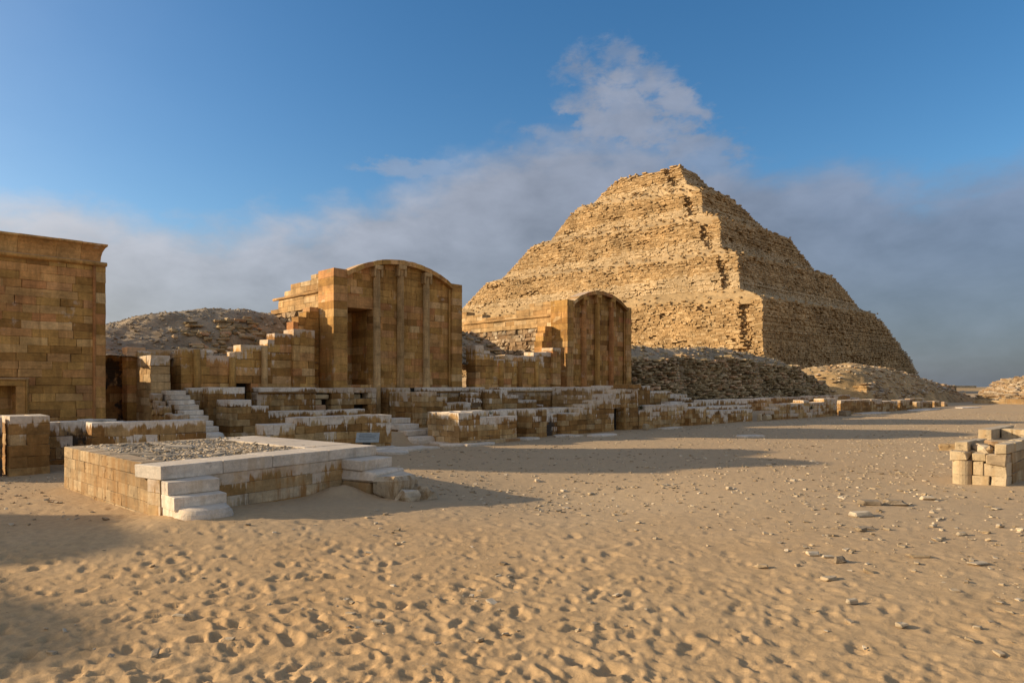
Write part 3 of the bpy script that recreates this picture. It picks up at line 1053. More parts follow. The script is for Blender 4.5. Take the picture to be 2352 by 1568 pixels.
    if side:
        # flank wall running west, broken down in steps
        EW(root, rng, Y0 + 0.01, [(X - 0.93, X - 0.02, ztop)], 0.5, zbase, 0.26, gm, lmin=0.35, lmax=0.6, kids=60, name='flank_block')
        EW(root, rng, Y0 + 0.2, side, 0.6, side_z0, 0.21, gm, lmin=0.45, lmax=0.95, kids=120, name='flank_block')
        x0 = side[0][0]
        roll('flank_roll', root, (x0 + 0.3, Y0 + 0.17, 5.07), (X - 0.95, Y0 + 0.17, 5.07), 0.055, gm)
        # rough rubble footing below the dressed flank
        EW(root, rng, Y0 + 0.24, [(x0, X - 0.9, side_z0 - 0.01)], 0.6, 2.6, 0.19, M_RUBG, lmin=0.2, lmax=0.5, kids=130, name='footing_stone', proud=0.05, chf=0.03, jit=0.025)
    return root


M_RUBG = mat_stone('rough footing stone', [(0, (0.30, 0.19, 0.10)), (0.5, (0.40, 0.28, 0.155)), (1, (0.5, 0.4, 0.27))], grime=0.4, bump=0.9)

side_z0 = 4.52
arched_chapel('arched_chapel', 'tall brown arched stone chapel with a deep doorway and three fluted columns', 12.0, 17.68, 0.53,
              (13.78, 14.8, 15.98), M_CH, 21, door=(12.56, 13.66, 1.68, 4.45), first_low=True, goldmat=M_GOLD, colmat=M_COL,
              side=[(-26.0, -25.35, 4.7), (-25.35, -24.85, 5.07), (-24.85, -24.34, 5.32), (-24.34, -22.8, 5.54), (-22.8, -21.9, 5.71)])
side_z0 = 4.55
arched_chapel('arched_chapel', 'narrower dark arched stone chapel without a doorway, in front of the pyramid', 24.0, 28.95, 0.42,
              (25.3, 26.3, 27.4), M_CH3, 22, goldmat=M_GOLD, colmat=M_CH,
              side=[(-28.7, -28.2, 5.72), (-28.2, -26.95, 5.5), (-26.95, -24.4, 5.3), (-24.4, -23.5, 5.49), (-23.5, -21.9, 5.75)])

# ---- the plain chapel at the left with its cavetto cornice
def flat_chapel(label, Y0, Y1, X=-21.0, seed=31, kids=250, door=True, depth=0.9, mat=M_CH, vis=True):
    rng = np.random.default_rng(seed)
    root = thing('cornice_chapel', label, 'chapel', (X, (Y0 + Y1) / 2, 0))
    zt = 4.93
    holes = [(1.6, 3.2, 0.3, 1.72)] if door else []
    NS(root, rng, X, [(Y0, Y1 - 0.27, zt)], 0.45, 0.3, 0.205, mat, lmin=0.3, lmax=0.8, holes=holes, kids=kids)
    NS(root, rng, X + 0.015, [(Y1 - 0.26, Y1, zt + 0.1)], depth, 0.3, 0.28, mat, lmin=0.4, lmax=0.5, kids=40, name='corner_block')
    put_box('wall_core', root, (X - depth, X - 0.5, Y0, Y1 - 0.28, 0.3, 4.95), mat)
    roll('corner_roll', root, (X + 0.0, Y1 - 0.27, 0.4), (X + 0.0, Y1 - 0.27, zt), 0.04, mat)
    roll('cornice_roll', root, (X + 0.03, Y0, zt + 0.06), (X + 0.03, Y1 + 0.02, zt + 0.06), 0.06, mat)
    # cavetto cornice: stones with a concave flaring profile, returning round the corner
    prof = [(0.0, 0.0), (0.02, 0.15), (0.07, 0.27), (0.16, 0.37), (0.24, 0.41), (0.24, 0.46)]
    y = Y0
    while y < Y1 - 0.12:
        e = y + rng.uniform(0.45, 0.9)
        last = False
        if Y1 - 0.12 - e < 0.4:
            e = Y1 - 0.12; last = True
        V, F = [], []
        jz = rng.uniform(-0.01, 0.012)
        for yy, end in ((y + 0.003, 0), (e - 0.003, 1 if last else 0)):
            for dx, dz in prof:
                V.append((X + dx, yy + (dx * 0.5 if end else 0), zt + 0.12 + dz + jz))
            V.append((X - depth, yy + (0.1 if end else 0), zt + 0.58 + jz)); V.append((X - depth, yy, zt + 0.12 + jz))
        m = len(prof) + 2
        for i in range(m):
            j = (i + 1) % m
            F.append((i, j, m + j, m + i))
        F.append(tuple(range(m))[::-1]); F.append(tuple(range(m, 2 * m)))
        pl = Vector(root.location)
        link('cornice_stone', mesh_from('cornice stone', [Vector(v) - pl for v in V], F, mat), root, tuple(pl))
        y = e
    if door:
        fr = bpy.data.objects.new('door_frame', None)
        # shallow false door: jambs, lintel with roll, and the slab inside
        put_box('door_jamb', root, (X - 0.1, X + 0.05, 3.2, 3.4, 0.3, 1.72), mat)
        put_box('door_jamb', root, (X - 0.1, X + 0.05, 1.4, 1.6, 0.3, 1.72), mat)
        put_box('door_lintel', root, (X - 0.1, X + 0.05, 1.4, 3.4, 1.722, 1.86), mat)
        roll('door_roll', root, (X + 0.05, 1.36, 1.89), (X + 0.05, 3.47, 1.89), 0.03, mat)
        roll('door_roll', root, (X + 0.05, 3.43, 0.4), (X + 0.05, 3.43, 1.87), 0.03, mat)
        NS(root, rng, X - 0.42, [(1.55, 3.25, 1.72)], 0.07, 0.3, 0.28, M_CH3, lmin=0.5, lmax=0.9, kids=30, core=False, name='door_slab')
        bpy.data.objects.remove(fr)
    return root


chapel_1 = flat_chapel('plain brown stone chapel with flaring cornice and low false door, at the left edge', -0.4, 5.2)
put_box('sun_blocker', chapel_1, (-25.2, -24.1, 3.9, 5.1, 0.3, 4.4), M_RUBG, 0.05)  # unseen mass added to keep sun off the stepped block wall
# vaulted roof of the same chapel, set back behind the southern half of its cornice
_pl = Vector(chapel_1.location)
_ap = arch_pts(-0.35, 2.6, 5.0, 6.5, 18)
_V = [Vector((x, y, z)) - _pl for y, z in _ap for x in (-21.9, -21.2)]
_F = [(2 * i, 2 * i + 1, 2 * i + 3, 2 * i + 2) for i in range(18)] + [tuple(range(0, 38, 2))[::-1], tuple(range(1, 38, 2))]
link('vault', mesh_from('vault', _V, _F, M_CH), chapel_1, tuple(_pl))

# ---- chapels further south along the same row, outside the frame; they throw the long shadows on the sand
arched_chapel('arched_chapel', 'arched stone chapel far south of the cornice chapel, outside the view', -12.4, -8.5, 0.4, (-11.4, -10.45, -9.5), M_CH, 23, kids=91, apex=5.6, ztop=5.0)
arched_chapel('arched_chapel', 'southernmost arched stone chapel of the row, outside the view', -15.8, -12.5, 0.4, (-14.9, -14.15, -13.4), M_CH, 24, kids=91, apex=6.78, ztop=6.05)

# ------------------------------------------------------------------ walls between and in front of the chapels
def low_wall(label, parts, seed, name='low_wall', cat='wall', mat=None, salt=1.0, group=None):
    """parts: list of dicts for NS/EW pieces"""
    rng = np.random.default_rng(seed)
    p0 = parts[0]
    ref = p0['segs'][0][0]
    loc = (p0['at'], ref, 0) if p0['dir'] == 'NS' else (ref, p0['at'], 0)
    root = thing(name, label, cat, loc, group)
    for p in parts:
        f = NS if p['dir'] == 'NS' else EW
        f(root, rng, p['at'], p['segs'], p.get('d', 0.5), p.get('z0', -0.05), p.get('ch', 0.18), p.get('mat', mat or M_LOW),
          lmin=p.get('lmin', 0.28), lmax=p.get('lmax', 0.7), salt=p.get('salt', salt), holes=p.get('holes', ()), name='block', kids=p.get('kids', 200),
          proud=p.get('proud', 0.01), chf=p.get('chf', 0.007), jit=p.get('jit', 0.006), cap=p.get('cap'))
    return root


def ns(at, segs, **k): return dict(dir='NS', at=at, segs=segs, **k)
def ew(at, segs, **k): return dict(dir='EW', at=at, segs=segs, **k)


# screen wall between the cornice chapel and the tall arched chapel
scr = low_wall('broken brown screen wall stepping up to the tall arched chapel, with engaged columns', [
    ns(-23.0, [(5.0, 6.3, 2.8)], d=0.5, z0=0.3, ch=0.24, salt=0.1, lmin=0.5, lmax=0.9, mat=M_MOLD_SHADE),  # recess wall: blackened colour stands in for the deep shade of the gap
    ns(-22.0, [(6.0, 6.5, 2.85), (6.5, 7.2, 2.8), (7.2, 7.4, 2.71)], d=0.5, z0=0.3, ch=0.24, salt=0.25, lmin=0.5, lmax=0.9),
    ew(4.6, [(-23.4, -21.95, 2.3)], d=0.6, z0=0.3, ch=0.24, salt=0.2),  # unseen cross wall added to keep sky light out of the gap
    ns(-21.0, [(7.14, 7.86, 2.81), (7.86, 8.7, 2.64), (8.7, 8.9, 2.78), (8.9, 9.75, 3.0), (9.75, 9.98, 3.2), (9.98, 10.55, 3.41)], d=0.6, z0=0.3, ch=0.25, salt=0.6, lmin=0.4, lmax=0.8,
       holes=((8.72, 9.21, 1.14, 1.68),)),
    ns(-20.86, [(10.55, 11.3, 3.57)], d=0.7, z0=0.3, ch=0.25, salt=0.5, lmin=0.35, lmax=0.6),
    ns(-21.8, [(11.02, 11.2, 3.9), (11.2, 11.49, 4.09), (11.49, 11.62, 4.27), (11.62, 11.97, 4.45)], d=0.5, z0=0.3, ch=0.25, salt=0.0, lmin=0.3, lmax=0.6),
    ew(7.16, [(-21.95, -21.02, 2.7)], d=0.3, z0=0.3, ch=0.25, salt=0.3)], 41, name='screen_wall', mat=M_CH)
for y, zt in ((7.57, 2.8), (8.62, 2.6), (9.63, 2.95)):
    roll('engaged_column', scr, (-20.97, y, 1.68), (-20.97, y, zt), 0.1, M_CH)
put_box('opening_shade', scr, (-21.58, -21.4, 8.6, 9.3, 1.0, 1.8), M_SHADE)  # black box painted as the shade within the square opening

scr2 = low_wall('ragged brown screen wall between the two arched chapels, low in its middle', [
    ns(-21.9, [(17.7, 18.5, 3.5)], d=0.4, z0=0.3, ch=0.25, salt=0.2),
    ns(-20.95, [(18.46, 18.9, 3.4), (18.9, 19.25, 3.18), (19.25, 19.45, 2.98), (19.45, 20.1, 2.86), (20.1, 21.84, 3.04), (21.84, 22.66, 3.23), (22.66, 23.0, 3.26)], d=0.6, z0=0.3, ch=0.25, salt=0.7, lmin=0.4, lmax=0.8),
    ns(-20.82, [(22.95, 23.5, 3.46)], d=0.7, z0=0.3, ch=0.25, salt=0.5, lmin=0.4, lmax=0.6),
    ns(-21.8, [(23.28, 23.38, 3.82), (23.38, 23.5, 4.2), (23.5, 23.98, 4.53)], d=0.5, z0=0.3, ch=0.25, salt=0.0, lmin=0.3, lmax=0.6)], 42, name='screen_wall', mat=M_CH)
for y in (19.85, 20.95, 22.0):
    roll('engaged_column', scr2, (-20.92, y, 1.68), (-20.92, y, 2.8), 0.11, M_CH)

# lit pier and the broken stub of wall below it
low_wall('sunlit narrow stone pier beside the dark gap right of the cornice chapel', [
    ew(6.25, [(-22.3, -21.95, 2.75), (-21.95, -20.72, 2.58)], d=0.5, z0=0.3, ch=0.22, salt=0.7, lmin=0.45, lmax=0.75, mat=M_GOLD)], 43, name='stone_pier', cat='pier')
low_wall('crumbling stepped stub of wall below the narrow stone pier', [
    ew(6.2, [(-20.7, -20.4, 1.5), (-20.4, -20.1, 1.32), (-20.1, -19.6, 1.15), (-19.6, -18.3, 0.99)], d=0.25, z0=0.25, ch=0.17, salt=0.35, lmin=0.25, lmax=0.5, jit=0.015, chf=0.02)], 44)

# plinth with its moulded coping that carries the chapels
pl_ = low_wall('long stone plinth with moulded coping below the chapels', [
    ns(-20.55, [(7.2, 8.6, 1.68)], d=0.4, z0=0.3, ch=0.2, salt=0.9),
    ns(-20.55, [(9.21, 11.16, 1.53), (11.16, 11.83, 1.66), (11.83, 12.55, 1.68), (12.55, 13.5, 1.67), (13.95, 14.95, 1.67), (14.95, 15.42, 1.5), (15.42, 17.7, 1.53)], d=0.4, z0=0.3, ch=0.2, salt=0.5,
       holes=((11.17, 11.74, 0.9, 1.47), (12.6, 13.15, 1.24, 1.46), (12.6, 13.15, 0.9, 1.08))),
    ns(-20.55, [(17.7, 19.0, 1.5), (19.0, 23.3, 1.5)], d=0.4, z0=0.3, ch=0.2, salt=0.35)], 45, name='plinth', cat='wall')
rngp = np.random.default_rng(46)
for a, b in ((9.22, 11.16), (15.42, 17.7), (17.75, 18.55), (19.2, 23.2)):     # coping slabs with a roll below
    y = a
    while y < b - 0.05:
        e = min(b, y + rngp.uniform(0.6, 1.1))
        if b - e < 0.3: e = b
        ob = put_box('coping_slab', pl_, (-20.99, -20.47, y + 0.004, e - 0.004, 1.535, 1.68), M_LOW, 0.02, int(y * 10))
        ob['top_z'] = 1.68; ob['salt'] = 1.0
        y = e
    roll('coping_roll', pl_, (-20.5, a, 1.51), (-20.5, b, 1.51), 0.035, M_LOW)
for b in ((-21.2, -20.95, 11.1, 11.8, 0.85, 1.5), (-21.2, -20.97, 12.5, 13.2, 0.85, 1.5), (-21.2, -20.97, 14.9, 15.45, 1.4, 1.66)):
    put_box('niche_shade', pl_, b, M_SHADE)  # near-black backs put the niches' shade into the colour
put_box('niche_stone', pl_, (-20.9, -20.64, 11.2, 11.6, 0.9, 1.1), M_RUB, 0.03)
put_box('niche_stone', pl_, (-20.9, -20.66, 11.2, 11.45, 1.1, 1.28), M_RUB, 0.03)
put_box('niche_stone', pl_, (-20.9, -20.62, 11.18, 11.7, 1.3, 1.45), M_RUB, 0.03)
put_box('niche_stone', pl_, (-20.9, -20.7, 12.62, 12.95, 1.25, 1.45), M_RUB, 0.03)

# forward masses of the inner court, south to north
low_wall('white-streaked bulging wall block right of the staircase top', [
    ns(-20.05, [(7.55, 8.6, 1.69)], d=0.5, z0=0.3, ch=0.2, salt=1.2),
    ew(7.55, [(-20.54, -20.06, 1.68)], d=0.3, z0=0.3, ch=0.2, salt=0.6)], 47)
low_wall('stepped brown wall below the black square opening', [
    ns(-18.9, [(7.7, 7.82, 1.35), (7.82, 8.3, 1.34), (8.3, 8.8, 1.16)], d=0.95, z0=0.25, ch=0.18, salt=1.0),
    ns(-19.2, [(8.8, 10.35, 0.99), (10.35, 10.95, 0.97)], d=0.5, z0=0.25, ch=0.18, salt=0.9),
    ns(-19.1, [(10.98, 12.1, 1.0)], d=0.4, z0=0.25, ch=0.18, salt=1.0)], 48)
low_wall('tall cross wall jutting into the court below the arched chapel', [
    ew(14.0, [(-20.5, -18.62, 1.52)], d=0.5, z0=0.25, ch=0.19, salt=0.7, lmin=0.35, lmax=0.7),
    ns(-18.6, [(14.0, 14.62, 1.53), (14.62, 14.88, 1.34)], d=0.6, z0=0.25, ch=0.19, salt=0.5),
    ns(-19.3, [(14.9, 15.65, 1.33), (15.65, 16.4, 1.13), (16.4, 16.75, 0.96)], d=0.6, z0=0.25, ch=0.19, salt=0.6)], 49)
low_wall('broken dark stones piled against the plinth between the arched chapels', [
    ns(-19.5, [(16.7, 17.0, 1.12), (17.0, 17.5, 1.48)], d=0.7, z0=0.25, ch=0.17, salt=1.0, jit=0.02, chf=0.03, lmin=0.25, lmax=0.5, proud=0.05)], 50)
low_wall('brown wall breaking down in three steps before the dark coped plinth', [
    ns(-19.5, [(17.68, 18.85, 1.59), (18.85, 19.45, 1.38), (19.45, 20.5, 1.16), (20.5, 20.9, 0.97)], d=0.6, z0=0.25, ch=0.2, salt=1.0)], 51)

# front walls along the court, south to north (faces at X = -16)
low_wall('short thick wall with a sunlit edge at the left margin, under the false door', [
    ns(-16.1, [(1.2, 2.25, 1.12)], d=0.4, ch=0.2, salt=0.6, mat=M_MOLD_SHADE),
    ns(-15.95, [(2.34, 2.98, 1.14)], d=0.85, ch=0.21, salt=0.7, lmin=0.4, lmax=0.7),
    ew(2.32, [(-17.6, -16.82, 1.12)], d=0.5, ch=0.2, salt=0.5)], 61)
low_wall('low wall blotched with black mould behind the corner of the dais', [
    ns(-16.9, [(2.99, 3.75, 0.97), (3.75, 4.4, 0.99)], d=0.5, ch=0.24, mat=M_MOLD_SHADE, salt=1.0, lmin=0.4, lmax=0.7)], 62)
low_wall('long white-topped low wall behind the dais, before the staircase', [
    ns(-16.05, [(3.73, 6.0, 0.96)], d=0.52, ch=0.24, salt=1.25, lmin=0.3, lmax=0.6)], 63)
low_wall('low stained wall with a lower left end, behind the information sign', [
    ns(-16.1, [(7.4, 8.2, 0.78), (8.2, 11.06, 0.93)], d=0.55, ch=0.19, salt=0.9, lmin=0.35, lmax=0.75)], 64)
low_wall('low square block wall stepped at its top, nearest the white flagstones', [
    ns(-15.4, [(12.95, 13.74, 0.94), (13.74, 15.3, 0.79)], d=0.5, z0=0.05, ch=0.172, salt=0.9, lmin=0.3, lmax=0.6),
    ns(-15.92, [(13.0, 15.8, 0.96)], d=0.4, z0=0.05, ch=0.172, salt=1.2),
    ns(-15.3, [(13.0, 13.9, 0.1), (13.9, 14.7, 0.11), (14.7, 15.35, 0.1)], d=0.2, z0=-0.05, ch=0.15, salt=0.1, lmin=0.5, lmax=0.8),
    ew(12.93, [(-16.9, -15.42, 0.94)], d=0.4, z0=0.05, ch=0.172, salt=0.8, mat=M_GOLD, lmin=0.25, lmax=0.5)], 65)
low_wall('stained bastion between two recesses, right of the stepped block wall', [
    ns(-16.05, [(16.4, 17.4, 0.95)], d=0.7, ch=0.19, salt=1.0, lmin=0.25, lmax=0.5),
    ns(-16.5, [(15.85, 16.4, 0.95)], d=0.4, ch=0.19, salt=0.9)], 66)
door_w = low_wall('stained wall stepping up to a small dark doorway at its right end', [
    ns(-16.35, [(17.6, 18.24, 0.77)], d=0.5, ch=0.17, salt=1.0, mat=M_MOLD_SHADE),
    ns(-16.15, [(18.24, 19.2, 0.76), (19.2, 19.44, 0.95), (19.44, 19.98, 1.06), (19.98, 20.55, 1.2), (20.55, 21.4, 1.41), (21.4, 22.0, 1.6), (22.0, 22.85, 1.64)], d=0.5, ch=0.185, salt=0.7,
       holes=((21.3, 21.9, -0.2, 0.91),), kids=150, lmin=0.3, lmax=0.75),
    ns(-16.7, [(17.9, 19.7, 0.95)], d=0.3, ch=0.19, salt=1.0)], 67, name='doorway_wall')
put_box('door_lintel', door_w, (-16.6, -16.1, 21.2, 22.0, 0.912, 1.03), M_LOW)
put_box('door_jamb', door_w, (-16.5, -16.11, 21.91, 22.02, 0.0, 0.91), M_LOW)
put_box('doorway_shade', door_w, (-16.66, -16.52, 21.15, 22.15, -0.1, 1.0), M_SHADE)  # black sheet in place of the unlit doorway interior
put_box('capstone', door_w, (-16.75, -16.02, 22.0, 22.9, 1.642, 1.8), M_LOW, 0.02)['salt'] = 0.0
low_wall('tall pale streaked cross wall joining the plinth to the doorway', [
    ew(22.55, [(-20.5, -18.3, 1.69), (-18.3, -16.68, 1.75)], d=0.5, z0=0.2, ch=0.19, salt=1.3, lmin=0.35, lmax=0.7, mat=M_GOLD)], 68)
door_p = low_wall('squat pillar end and lower walls just right of the small doorway', [
    ns(-20.6, [(29.0, 30.2, 1.75), (30.25, 32.1, 1.47), (32.1, 33.8, 1.29)], d=0.6, z0=0.2, ch=0.22, salt=1.0),
    ns(-19.6, [(30.6, 31.9, 0.93), (31.9, 32.6, 1.12)], d=0.6, z0=0.2, ch=0.2, salt=1.0)], 69)
low_wall('low wall with a weedy broken corner, first one right of the doorway', [
    ns(-16.2, [(22.95, 23.4, 0.75), (23.4, 26.67, 0.94)], d=0.5, ch=0.18, salt=0.7),
    ns(-16.9, [(26.2, 28.7, 0.96)], d=0.4, ch=0.19, salt=1.0)], 70)
low_wall('small squared wall end standing clear, second right of the doorway', [
    ns(-16.0, [(26.4, 27.85, 0.78)], d=0.9, ch=0.19, salt=1.0, lmin=0.3, lmax=0.5)], 71)
low_wall('rounded white-capped low wall, third right of the doorway', [
    ns(-16.0, [(27.9, 29.4, 0.63), (29.4, 32.25, 0.61)], d=0.5, ch=0.165, salt=0.9, lmin=0.3, lmax=0.5),
    ns(-16.5, [(28.1, 31.9, 0.79), (31.9, 33.2, 0.78)], d=0.4, ch=0.2, salt=1.0)], 72)
low_wall('long straight back wall below the dark rubble slope', [
    ns(-18.6, [(32.0, 39.3, 1.02)], d=0.5, z0=-0.05, ch=0.2, salt=1.1, lmin=0.5, lmax=0.9),
    ns(-19.0, [(39.6, 46.2, 1.05), (46.2, 52.0, 1.09), (52.0, 53.7, 1.12), (53.7, 55.6, 0.87)], d=0.5, z0=-0.05, ch=0.22, salt=0.6, lmin=0.6, lmax=1.1)], 73)
low_wall('wall rising in white-tipped steps from a fallen drum', [
    ns(-15.75, [(33.7, 34.1, 0.47), (34.1, 34.75, 0.65), (34.75, 37.7, 0.81), (37.7, 38.4, 0.96), (38.4, 40.5, 0.84), (40.5, 42.4, 1.02)], d=0.6, ch=0.175, salt=0.6, lmin=0.35, lmax=0.8)], 74)
low_wall('square-topped wall with one bright sunlit block near the light mound', [
    ns(-15.9, [(43.4, 48.5, 0.87)], d=0.7, ch=0.19, salt=0.3, lmin=0.4, lmax=0.9),
    ew(43.38, [(-17.2, -16.62, 0.87)], d=0.4, ch=0.2, salt=0.3, mat=M_GOLD)], 75)
low_wall('lower broken wall before the far end of the light mound', [
    ns(-15.9, [(48.7, 50.8, 0.88), (50.8, 54.0, 0.71)], d=0.6, ch=0.2, salt=0.6, lmin=0.4, lmax=0.9)], 76)
low_wall('farthest stub walls of the court, small against the open ground', [
    ns(-15.9, [(54.6, 57.5, 0.75)], d=0.6, ch=0.2, salt=0.3, lmin=0.5, lmax=1.0),
    ns(-15.9, [(58.5, 62.6, 0.56)], d=0.6, ch=0.2, salt=0.3, lmin=0.5, lmax=1.0),
    ns(-16.6, [(59.5, 63.0, 0.79)], d=0.4, ch=0.25, salt=0.3, lmin=0.8, lmax=1.4),
    ns(-16.6, [(66, 68, 0.5), (69, 70, 0.4)], d=0.6, ch=0.2, salt=0.3)], 77)
low_wall('pale kerb of squared blocks under the sunlit mound at the right edge', [
    ew(83.0, [(-17.4, -15.2, 0.34), (-15.2, -3.0, 0.52)], d=0.6, z0=-0.1, ch=0.28, salt=0.0, lmin=0.9, lmax=2.0, mat=M_PALE)], 78)

# fallen drum and stray ashlars
def stray(name, label, cat, b, mat, rz=0.0, group=None, seed=0, ch=0.03, jit=0.015):
    rng = np.random.default_rng(seed)
    h = np.array([[(b[3]) / 2, b[4] / 2, b[5] / 2]])
    V = cboxes(h, ch, rng) + rng.normal(0, jit, (1, 8, 3)).repeat(3, axis=1)
    V[:, :, 2] += b[5] / 2
    o = link(name, mesh_np(name, V, cbox_faces(1), mat), None, (b[0], b[1], tzs(b[0], b[1]) + b[2]), rz)
    return tag(o, label, cat, group)


def drum(label, x, y, r, h, rz, mat, name='column_drum', cat='column drum', lying=True):
    n = 20
    V, F = [], []
    for s in (0, 1):
        for i in range(n):
            a = 2 * math.pi * i / n
            if lying:
                V.append((h * (s - 0.5), r * math.cos(a), r + r * math.sin(a)))
            else:
                V.append((r * math.cos(a), r * math.sin(a), s * h))
    for i in range(n):
        j = (i + 1) % n
        F.append((i, j, n + j, n + i))
    F += [tuple(range(n))[::-1], tuple(range(n, 2 * n))]
    o = link(name, mesh_from(name, V, F, mat), None, (x, y, tzs(x, y) - 0.02), rz)
    return tag(o, label, cat)


drum('short fallen column drum lying before the white-tipped stepped wall', -15.7, 33.2, 0.16, 0.32, R(70), M_PALEW)
stray('ashlar', 'small pale square block on the sand beside the small doorway', 'stone block', (-15.7, 22.75, 0, 0.22, 0.22, 0.22), M_PALEW, R(90), seed=1)
stray('ashlar', 'grey block lying before the square-topped far wall', 'stone block', (-15.3, 42.4, 0, 0.5, 0.5, 0.3), M_SCREE, R(80), seed=2)
stray('ashlar', 'white upright stone leaning at the end of the white-capped wall', 'stone block', (-15.8, 32.6, 0, 0.2, 0.2, 0.36), M_PALEW, R(85), seed=3)
stray('ashlar', 'white triangular stone perched on the broken screen wall', 'stone block', (-21.3, 8.0, 2.3, 0.3, 0.2, 0.18), M_CAP, R(60), seed=4, ch=0.08)

# ------------------------------------------------------------------ staircases
def steps_x(name, label, x_top, x_bot, y0, y1, z_top, z_bot, n, mat, side_mat=None, seed=0, bull=True):
    """flight descending east; every tread is a block of its own"""
    rng = np.random.default_rng(seed)
    root = thing(name, label, 'staircase', ((x_top + x_bot) / 2, (y0 + y1) / 2, z_bot))
    rise = (z_top - z_bot) / n
    run = (x_bot - x_top) / n
    for i in range(n):
        zt = z_top - i * rise
        xa, xb = x_top + i * run, x_top + (i + 1) * run
        if i == n - 1 and bull:
            rounded_step('step', root, xa - 0.1, xb + 0.12, y0, y1 + 0.05, z_bot - 0.15, zt, mat)
        else:
            ob = put_box('step', root, (xa - 0.06, xb + rng.uniform(-0.01, 0.02), y0 + rng.uniform(-0.008, 0.008), y1 + rng.uniform(-0.008, 0.008), zt - rise * 0.97, zt), mat, 0.015, seed + i)
        if zt - rise * 0.97 - (z_bot - 0.3) > 0.03:
            o2 = put_box('riser_block', root, (xa - 0.05, xb, y0 + 0.03, y1 - 0.02, z_bot - 0.3, zt - rise * 0.97 - 0.004), side_mat or M_LOW, 0.01, seed + 50 + i)
            o2['top_z'] = zt; o2['salt'] = 1.2
    return root


def rounded_step(name, root, xa, xb, y0, y1, za, zb, mat):
    """lowest step with a bull-nosed plan and a rounded top edge"""
    h = zb - za
    prof = [(0.0, 0.0), (0.0, 0.55 * h), (0.015, 0.75 * h), (0.05, 0.92 * h), (0.11, h)]
    def outline(ins):
        pts = [(xa, y0 + ins * 0.3)]
        rr = min(0.26, (y1 - y0) * 0.45)
        for cx, cy, a0 in ((xb - rr, y0 + rr, -90), (xb - rr, y1 - rr, 0)):
            for k in range(9):
                a = R(a0 + 90 * k / 8)
                pts.append((cx + (rr - ins) * math.cos(a), cy + (rr - ins) * math.sin(a)))
        pts.append((xa, y1 - ins * 0.3))
        return pts
    V, F = [], []
    m = None
    for ins, dz in prof:
        o = outline(ins)
        m = len(o)
        V += [(x, y, za + dz) for x, y in o]
    for k in range(len(prof) - 1):
        for i in range(m):
            j = (i + 1) % m
            F.append((k * m + i, k * m + j, (k + 1) * m + j, (k + 1) * m + i))
    F.append(tuple((len(prof) - 1) * m + i for i in range(m)))
    pl = Vector(root.location)
    return link(name, mesh_from(name, [Vector(v) - pl for v in V], F, mat), root, tuple(pl))


steps_x('staircase', 'narrow pale stone staircase climbing to the plinth beside the cornice chapel', -20.6, -17.6, 6.5, 7.02, 1.6, 0.42, 9, M_CAP, M_LOW, 81)
steps_x('staircase', 'short white stair with a rounded bottom step, right of the information sign', -18.3, -16.6, 12.25, 13.0, 0.72, 0.04, 4, M_CAP, M_LOW, 82)

